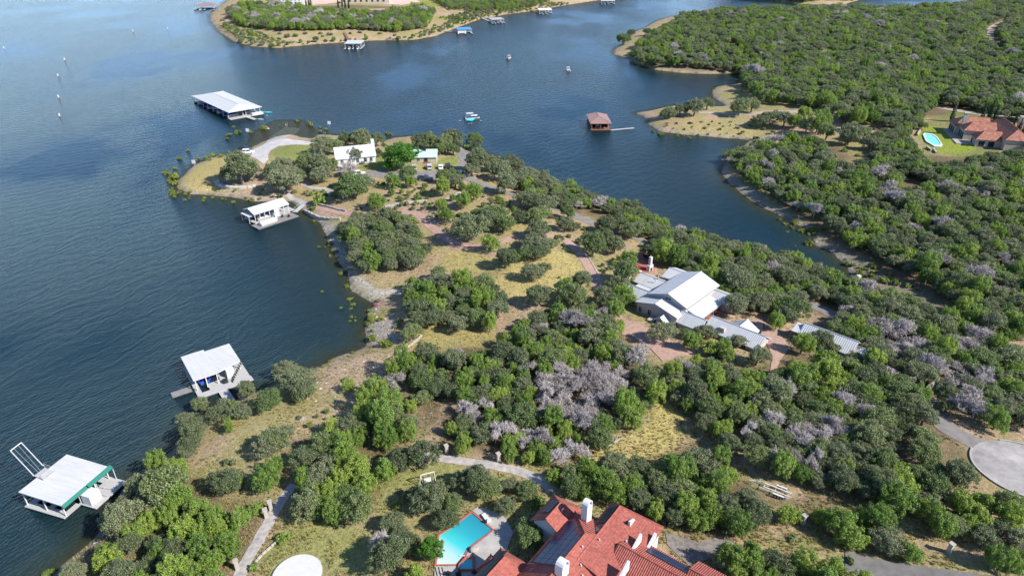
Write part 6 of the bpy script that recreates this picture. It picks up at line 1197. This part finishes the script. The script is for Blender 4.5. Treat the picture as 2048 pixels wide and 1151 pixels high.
# ---------- scatter ----------
HGT = dict(o=.88, j=1.0, b=1.0, g=1.0, s=.45, y=.45, c=3.6)         # crown middle above the ground, in crown radii
TREES = []                                                           # kind, x, y, z, r, px, py, manual
def solve(kind, px, py, wpx):
    r = wpx/2/6.0
    for _ in range(6):
        p = G(px,py,HGT[kind]*r); r = wpx/2/pxm(p)
    return p, r
grid = {}
def clash(x, y, r, f):
    ci, cj = int(x//6), int(y//6)
    for i in range(ci-1,ci+2):
        for j in range(cj-1,cj+2):
            for (a,b_,q) in grid.get((i,j),()):
                if (a-x)**2+(b_-y)**2 < ((q+r)*f)**2: return True
    return False
def put(kind, x, y, r, man, px=None, py=None):
    z = max(float(H(x,y)),-.2); 
    if px is None: px, py = project((x,y,z+HGT[kind]*r))
    TREES.append((kind,x,y,z,r,px,py,man)); grid.setdefault((int(x//6),int(y//6)),[]).append((x,y,r))
for kind,px,py,w in MAN:
    if kind == 'c':
        p = G(px,py,3.4); put('c',p[0],p[1],1.2,True,px,py); continue
    p, r = solve(kind,px,py,w); put(kind,p[0],p[1],r,True,px,py)
RL = []
open_at = [G(*q)[:2] for q in ((1168,442),(1180,449),(1262,472),(1285,482),(1530,569),(1550,576),(1630,612),(1648,619),(1895,855),(1930,875),(1015,385),(985,377))]
for L,w_,ex in ROADS:
    for q in L:
        e_ = max(ex,1.0) if min((q[0]-o_[0])**2+(q[1]-o_[1])**2 for o_ in open_at) < 20 else ex
        RL.append((q[0],q[1],w_/2+e_))
RL = np.array(RL)
rs = random.Random(3)
for poly,mix,(r0,r1),f in FILL:
    wp = pxpoly(poly, 3.2); a = np.array(wp); lo = a.min(0); hi = a.max(0); area = (hi-lo).prod()
    f *= .80; n = int(area*.8); cand = np.stack([np.array([rs.uniform(lo[0],hi[0]) for _ in range(n)]),np.array([rs.uniform(lo[1],hi[1]) for _ in range(n)])],1)
    cand = cand[inside(cand,wp)]; cand = cand[SD(cand[:,0],cand[:,1])>.8]
    for kp in KEEP_OUT: cand = cand[~(inside(cand,kp)|(seg_dist(cand,kp)<1.7))]
    for pd in PADS: 
        if len(cand): cand = cand[~(inside(cand,pd)|(seg_dist(cand,pd)<.9))]
    ks = list(mix); ws = list(mix.values())
    if a[:,1].mean() > 220: cand = cand[vnoise(cand[:,0],cand[:,1],13,77)*.6+vnoise(cand[:,0],cand[:,1],6,78)*.4 > .27]
    for x,y in cand:
        dd = (RL[:,0]-x)**2+(RL[:,1]-y)**2; q = dd.argmin()
        if dd[q] < RL[q,2]**2: continue
        kind = rs.choices(ks,ws)[0]; r = rs.uniform(r0,r1)*(.82 if kind == 'j' else 1.0)*(rs.uniform(.8,1.0))
        if a[:,1].mean() < 230 and 'b' not in ks[:1] and seg_dist(np.array([[x,y]]),wp)[0] < .3*r: continue
        if not clash(x,y,r,f): put(kind,x,y,r,False)
# ---------- individuals and the remainder ----------
REG = [ # picture regions -> where the plant stands
 ('on the far headland across the lake', [(0,-60),(1240,-60),(1240,14),(1000,60),(900,105),(400,110)]),
 ('in the forest beyond the cove at the upper right', [(1225,-60),(2100,-60),(2100,215),(1860,205),(1690,212),(1560,205),(1440,165),(1225,130)]),
 ('on the little promontory right of the brown boathouse', [(1260,130),(1440,160),(1560,205),(1690,212),(1690,245),(1560,300),(1290,280)]),
 ('beside the far red tiled villa', [(1690,205),(2100,205),(2100,335),(1860,330),(1690,330)]),
 ('in the wood on the right bank of the cove', [(1440,285),(1560,260),(1690,330),(2100,330),(2100,480),(1800,480),(1440,420)]),
 ('in the lower part of the wood right of the cove head', [(1560,420),(1800,480),(2100,480),(2100,690),(1900,620),(1780,570),(1640,500)]),
 ('beside the launch ramp on the peninsula tip', [(320,225),(640,225),(640,330),(610,392),(320,410)]),
 ('around the small white house on the peninsula', [(640,240),(775,240),(775,340),(640,350)]),
 ('around the green roofed cottage on the peninsula', [(775,240),(925,240),(925,345),(775,345)]),
 ('beside the parking loop below the peninsula cottages', [(610,345),(925,345),(960,410),(770,412),(610,405)]),
 ('along the cove shore beyond the parking loop', [(925,250),(1000,290),(1130,350),(1130,395),(1010,380),(925,345)]),
 ('in the oak grove by the shore below the white deck dock', [(600,405),(770,405),(880,440),(880,530),(690,560),(600,540)]),
 ('between the bends of the pink driveway', [(770,405),(960,405),(1010,380),(1110,390),(1130,510),(1060,530),(980,530),(880,500)]),
 ('in the strip between the access road and the cove', [(1110,340),(1700,530),(1720,600),(1560,570),(1300,490),(1200,450),(1110,420)]),
 ('along the pink driveway left of the white house', [(1040,420),(1200,450),(1300,490),(1290,520),(1270,625),(1200,610),(1100,520),(1040,560)]),
 ('in the clump above the rocky inlet', [(690,540),(1040,530),(1040,655),(830,670),(690,700)]),
 ('behind the white metal roofed house', [(1290,490),(1560,565),(1680,615),(1640,655),(1440,600),(1290,540)]),
 ('in front of the white metal roofed house', [(1230,600),(1640,640),(1720,700),(1620,730),(1340,735),(1260,690)]),
 ('in the wood at the right edge above the turning circle', [(1680,540),(2100,680),(2100,900),(1900,850),(1760,690),(1660,610)]),
 ('in the mixed wood between the meadow track and the turning circle', [(1320,700),(1640,720),(1780,700),(1960,900),(1960,960),(1840,1000),(1500,920),(1390,850)]),
 ('in the thicket at the middle of the picture', [(760,650),(1060,600),(1250,620),(1340,780),(1230,900),(860,925),(860,770)]),
 ('on the rocky slope above the lake', [(640,690),(870,690),(880,880),(640,890)]),
 ('on the shore beside the lower boat docks', [(330,700),(650,700),(650,850),(590,905),(330,920)]),
 ('in the wood at the lower left corner', [(60,900),(330,905),(510,900),(540,1040),(450,1200),(0,1200)]),
 ('in the big clump beside the garden path', [(500,850),(870,870),(860,940),(740,960),(740,1060),(540,1060)]),
 ('around the pool garden', [(500,940),(1110,920),(1110,1200),(460,1200)]),
 ('in the grove behind the red tiled villa', [(1080,860),(1480,860),(1560,1000),(1480,1080),(1290,1060),(1080,1000)]),
 ('between the lower road and the boat trailer', [(1480,940),(1860,1000),(1900,1130),(1560,1080)]),
 ('at the lower right corner', [(1820,950),(2100,950),(2100,1200),(1820,1200)]),
 ('right of the red tiled villa at the bottom edge', [(1380,1060),(1840,1090),(1840,1250),(1380,1250)]),
]
def place(px, py):
    best, bd = None, 1e9
    for nme,poly in REG:
        q = np.array([[px,py]])
        if inside(q,poly)[0]: return nme
        d = seg_dist(q,poly)[0]
        if d < bd: best, bd = nme, d
    return best
KIND = {
 'o': ('oak_tree','tree','grey-green oak'),
 'j': ('juniper_tree','tree','bright green juniper'),
 'b': ('bare_tree','tree','leafless grey tree'),
 'g': ('leafy_tree','tree','rich green leafy tree'),
 's': ('shrub','shrub','low green shrub'),
 'y': ('water_willow','shrub','yellow-green water-edge bush'),
 'c': ('cypress_tree','tree','tall narrow dark cypress'),
}
OWN = {  # single trees one can point to
 ('o',481,337): 'broad grey-green oak shading the pale stone ledge at the peninsula tip',
 ('o',564,356): 'wide oak with dark forked trunk at the head of the dock path',
 ('o',950,277): 'single round oak standing at the water edge beside the loop road end',
 ('o',706,311): 'light green small oak in front of the small white house',
 ('b',698,333): 'leafless grey round tree beside the small white house drive',
 ('g',803,303): 'big rich green leafy tree between the white house and the green roofed cottage',
 ('g',779,328): 'small rich green tree at the foot of the big leafy tree',
 ('j',755,399): 'bright green juniper standing alone below the parking loop',
 ('j',981,486): 'round bright juniper on the inner bend of the pink driveway',
 ('j',802,397): 'tiny juniper seedling on the open slope below the parking loop',
 ('o',1064,542): 'lone oak casting its shadow on the golden meadow',
 ('o',1187,488): 'dense oak on the outer side of the pink driveway bend',
 ('o',820,661): 'dark oak bush behind the curved stone edging above the inlet',
 ('j',699,772): 'small lone juniper on the rocky slope above the lake',
 ('o',593,757): 'largest oak on the shore right of the white dock gangway',
 ('o',539,797): 'oak at the shore directly left of the largest shore oak',
 ('o',383,856): 'tall oak leaning over the water below the white roofed dock',
 ('o',326,972): 'wide grey oak right beside the green trimmed boat dock',
 ('o',1060,1058): 'olive green oak between the pool terrace and the red roof',
 ('g',860,1096): 'deep green leafy tree left of the swimming pool',
 ('b',751,1087): 'leafless grey tree casting a shadow on the lawn by the round white patio',
 ('o',1247,74): 'dark lone oak at the tip of the upper right headland',
 ('o',1390,212): 'largest oak on the little promontory, with a forked pale trunk',
 ('s',566,1073): 'bright green clump of bushy leaves beside the garden path',
 ('s',1080,1006): 'pale fan-leaved shrub at the corner of the red roofed villa',
 ('y',527,254): 'dull green bush on the drowned rock between ramp and large dock',
 ('s',640,399): 'dark low shrub above the shore retaining wall',
}
def size_px(t): return t[4]*pxm((t[1],t[2],t[3]))
inframe = lambda t: -20 < t[5] < 2068 and -10 < t[6] < 1190
PROTO = {'o':(OAKS,OTR),'j':(JUNS,JTR),'b':([b_[0] for b_ in BARE],[b_[1] for b_ in BARE]),'g':([LUSH],OTR),'s':(SHR+GSH,[STEM]),'y':(WSH,[STEM]),'c':([CYP],[make_trunk(77,1.5,.12,3)])}
firsts = {}
for kd in 'ojbgsyc':
    lst = [t for t in TREES if t[0]==kd]; lst.sort(key=lambda t: (-(t[7]), -size_px(t)) if inframe(t) else (1, -size_px(t)))
    vis = [t for t in lst if inframe(t)]; ind = vis[:300]; rest = vis[300:] + [t for t in lst if not inframe(t)]
    nm,cat,adj = KIND[kd]; crowns, trunks = PROTO[kd]; big = {}
    for t in ind: big.setdefault(place(t[5],t[6]),[]).append(t)
    for t in ind:
        where = place(t[5],t[6]); own = OWN.get((kd,round(t[5]),round(t[6]))) if t[7] else None

        sz = '' if kd in 'cg' else ('small ' if t[4] < {'o':2.5,'j':2.0,'b':2.1,'s':.9,'y':1.1}[kd] else 'large ' if t[4] > {'o':3.2,'j':2.5,'b':2.6,'s':1.4,'y':1.7}[kd] else 'medium-sized ')
        root = empty(nm, (t[1],t[2],t[3]), own or (sz+adj+' '+where), cat, None if own else (sz+adj+'s '+where))
        i = rs.randrange(len(crowns)); rz = rs.uniform(0,6.28); zs = rs.uniform(.78,1.22); ax = rs.uniform(.84,1.19)
        for nme, m_, flag in (('trunk' if kd not in 'sy' else 'stems', trunks[i % len(trunks)],0),('crown' if kd not in 'sy' else 'foliage',crowns[i],1)):
            o = bpy.data.objects.new(nme, m_); C.objects.link(o); o.parent = root; o.rotation_euler = (0,0,rz); o.scale = (t[4]*ax,t[4]/ax,t[4]*zs)
            if flag: firsts.setdefault((kd,i), o)
    if rest:
        # beyond the first 300 of a kind: one mass, instanced on points
        vm = bpy.data.meshes.new(nm+'_woodland'); vm.from_pydata([(t[1],t[2],t[3]) for t in rest],[],[])
        for an,ty,vals in (('sc','FLOAT',[t[4] for t in rest]),('rz','FLOAT',[rs.uniform(0,6.28) for t in rest]),('pid','INT',[rs.randrange(len(crowns)) for t in rest])):
            a_ = vm.attributes.new(an,ty,'POINT'); a_.data.foreach_set('value', vals)
        ob = bpy.data.objects.new(nm.replace('_tree','')+'_woodland', vm); C.objects.link(ob)
        tag(ob, 'mass of '+{'o':'grey-green oaks','j':'bright green junipers','b':'leafless grey trees','y':'yellow-green bushes','s':'shrubs'}.get(kd,'trees')+' filling the more distant woods','woodland',None,'stuff')
        ng = bpy.data.node_groups.new(nm+'_scatter','GeometryNodeTree')
        ng.interface.new_socket('Geometry',in_out='INPUT',socket_type='NodeSocketGeometry'); ng.interface.new_socket('Geometry',in_out='OUTPUT',socket_type='NodeSocketGeometry')
        gi = ng.nodes.new('NodeGroupInput'); go = ng.nodes.new('NodeGroupOutput'); jn = ng.nodes.new('GeometryNodeJoinGeometry'); ip = ng.nodes.new('GeometryNodeInstanceOnPoints')
        for i in range(len(crowns)):
            if (kd,i) not in firsts: continue
            oi = ng.nodes.new('GeometryNodeObjectInfo'); oi.transform_space = 'ORIGINAL'; oi.inputs['Object'].default_value = firsts[(kd,i)]; oi.inputs['As Instance'].default_value = True
            ng.links.new(oi.outputs['Geometry'], jn.inputs[0])
        def attr(n_, ty):
            q = ng.nodes.new('GeometryNodeInputNamedAttribute'); q.data_type = ty; q.inputs['Name'].default_value = n_; return q.outputs[0]
        cx = ng.nodes.new('ShaderNodeCombineXYZ'); ng.links.new(attr('rz','FLOAT'), cx.inputs[2])
        ng.links.new(gi.outputs[0], ip.inputs['Points']); ng.links.new(jn.outputs[0], ip.inputs['Instance']); ip.inputs['Pick Instance'].default_value = True
        ng.links.new(attr('pid','INT'), ip.inputs['Instance Index']); ng.links.new(cx.outputs[0], ip.inputs['Rotation']); ng.links.new(attr('sc','FLOAT'), ip.inputs['Scale'])
        ng.links.new(ip.outputs[0], go.inputs[0]); md = ob.modifiers.new('scatter','NODES'); md.node_group = ng
    print('TREES', kd, len(ind), len(rest))
# ---------- ground cover nobody could count ----------
def gn_scatter(name, label, cat, pts, scl, protos, seed=1, tilt=0.0):
    r_ = random.Random(seed); vm = bpy.data.meshes.new(name); vm.from_pydata([tuple(map(float,p)) for p in pts],[],[])
    for an,ty,vals in (('sc','FLOAT',list(map(float,scl))),('rz','FLOAT',[r_.uniform(0,6.28) for _ in pts])):
        a_ = vm.attributes.new(an,ty,'POINT'); a_.data.foreach_set('value', vals)
    ob = bpy.data.objects.new(name, vm); C.objects.link(ob); tag(ob, label, cat, None, 'stuff')
    ng = bpy.data.node_groups.new(name,'GeometryNodeTree'); ng.interface.new_socket('Geometry',in_out='INPUT',socket_type='NodeSocketGeometry'); ng.interface.new_socket('Geometry',in_out='OUTPUT',socket_type='NodeSocketGeometry')
    gi = ng.nodes.new('NodeGroupInput'); go = ng.nodes.new('NodeGroupOutput'); ip = ng.nodes.new('GeometryNodeInstanceOnPoints')
    oi = ng.nodes.new('GeometryNodeObjectInfo'); oi.transform_space = 'ORIGINAL'; oi.inputs['Object'].default_value = protos; oi.inputs['As Instance'].default_value = True
    cx = ng.nodes.new('ShaderNodeCombineXYZ')
    def attr(n_):
        q = ng.nodes.new('GeometryNodeInputNamedAttribute'); q.data_type = 'FLOAT'; q.inputs['Name'].default_value = n_; return q.outputs[0]
    ng.links.new(attr('rz'), cx.inputs[2]); ng.links.new(gi.outputs[0], ip.inputs['Points']); ng.links.new(oi.outputs['Geometry'], ip.inputs['Instance']); ng.links.new(cx.outputs[0], ip.inputs['Rotation']); ng.links.new(attr('sc'), ip.inputs['Scale'])
    ng.links.new(ip.outputs[0], go.inputs[0]); ob.modifiers.new('scatter','NODES').node_group = ng; return ob
r2 = np.random.default_rng(21)
blocked = [np.array(p) for p in PADS] + [np.array(p) for p in KEEP_OUT]
def free(c, road=.3):
    ok = SD(c[:,0],c[:,1]) > .6
    for p in blocked:
        lo, hi = p.min(0)-.3, p.max(0)+.3; q = (c[:,0]>lo[0])&(c[:,0]<hi[0])&(c[:,1]>lo[1])&(c[:,1]<hi[1])&ok
        if q.any(): i = np.where(q)[0]; ok[i[inside(c[i],p)]] = False
    for L,w_,e_ in ROADS:
        lo, hi = L.min(0)-4, L.max(0)+4; q = (c[:,0]>lo[0])&(c[:,0]<hi[0])&(c[:,1]>lo[1])&(c[:,1]<hi[1])&ok
        if q.any():
            i = np.where(q)[0]; dd = np.full(len(i),1e9)
            for s in range(0,len(L),60): dd = np.minimum(dd, ((c[i][:,None]-L[None,s:s+60])**2).sum(2).min(1))
            ok[i[dd < (w_/2+road)**2]] = False
    return c[ok]
def cand(n, y0, y1):
    y = 1/r2.uniform(1/y1,1/y0,n); x = r2.uniform(-.80,.80,n)*(y*CP+90*SP-20); return np.stack([x,y],1)
g = free(cand(42000,66,330)); g = g[vnoise(g[:,0],g[:,1],7,61)+.5*vnoise(g[:,0],g[:,1],2.5,62) > .55]
M_DRYG = leaf_mat('dry_grass_blades', [(0,(.36,.30,.12)),(.45,(.42,.35,.15)),(.7,(.26,.27,.09)),(1,(.17,.20,.06))], .3, .3)
bl = []
for i in range(16):
    a = r2.uniform(0,6.28); r = r2.uniform(0,.35); b0 = np.array((r*math.cos(a),r*math.sin(a),0)); d = np.array((math.cos(a)*.35+r2.normal(0,.2),math.sin(a)*.35+r2.normal(0,.2),r2.uniform(.45,.9))); s = np.cross(d,r2.normal(0,1,3)); s = s/np.linalg.norm(s)*.09; bl.append([b0-s,b0+s,b0+d+s*.3,b0+d-s*.3])
tm = quads_mesh('tuft', np.array(bl), M_DRYG)
def seed_obj(name, mesh, p, label, cat, s=1.0):
    o = bpy.data.objects.new(name, mesh); C.objects.link(o); o.location = tuple(map(float,p)); o.scale = (s,s,s); return tag(o,label,cat)
p0 = np.array((g[0][0],g[0][1],float(H(*g[0])))); so = seed_obj('grass_tuft', tm, p0, 'single dry grass tuft among the meadow grass', 'grass', .4); tag(so, kind='stuff')
gn_scatter('meadow_grass','dry yellow-green grass tufts over the open slopes and meadows','grass',np.stack([g[:,0],g[:,1],H(g[:,0],g[:,1])],1),r2.uniform(.2,.42,len(g)),so)
# pale limestone rubble on the shore and the rocky slope
k = cand(40000,66,300); sd = SD(k[:,0],k[:,1]); k1 = k[(sd>.1)&(sd<3.2)&(r2.uniform(0,1,len(k))<.5)]
ks = [k1]
for poly,dn in (([(640,740),(740,705),(835,695),(800,735),(700,790),(620,810)],.5),([(697,548),(735,592),(800,590),(815,572),(740,560)],.6),([(735,630),(780,640),(800,665),(760,692),(738,680)],.6),([(640,445),(680,452),(700,530),(672,508)],.5),([(400,930),(500,880),(620,840),(560,900),(460,930)],.12),([(840,780),(900,770),(890,860),(850,880)],.25),([(1450,350),(1560,420),(1640,480),(1690,530),(1650,500),(1540,430)],.35),([(430,360),(530,365),(620,385),(560,400),(450,390)],.12)):
    w_ = pxpoly(poly); lo = np.min(w_,0); hi = np.max(w_,0); n = int((hi-lo).prod()*dn*1.6); c = np.stack([r2.uniform(lo[0],hi[0],n),r2.uniform(lo[1],hi[1],n)],1); ks.append(c[inside(c,w_)])
k = free(np.concatenate(ks)); bm = bmesh.new(); bmesh.ops.create_icosphere(bm, subdivisions=1, radius=1)
for v in bm.verts: v.co *= r2.uniform(.7,1.25); v.co.z *= .55
rm = bpy.data.meshes.new('rubble_rock'); bm.to_mesh(rm); bm.free(); rm.materials.append(leaf_mat('rubble_limestone', [(0,(.22,.195,.165)),(.5,(.31,.28,.245)),(1,(.40,.37,.33))], 0, .1))
p0 = np.array((k[0][0],k[0][1],float(H(*k[0])))); so = seed_obj('loose_rock', rm, p0, 'single limestone rock in the shore rubble', 'rock', .3); tag(so, kind='stuff')
gn_scatter('shore_rubble','pale limestone rubble along the shore and rocky slope','rubble',np.stack([k[:,0],k[:,1],H(k[:,0],k[:,1])-.03],1),np.clip(r2.lognormal(-2.0,.5,len(k)),.06,.5),so)
print('COVER', len(g), len(k))
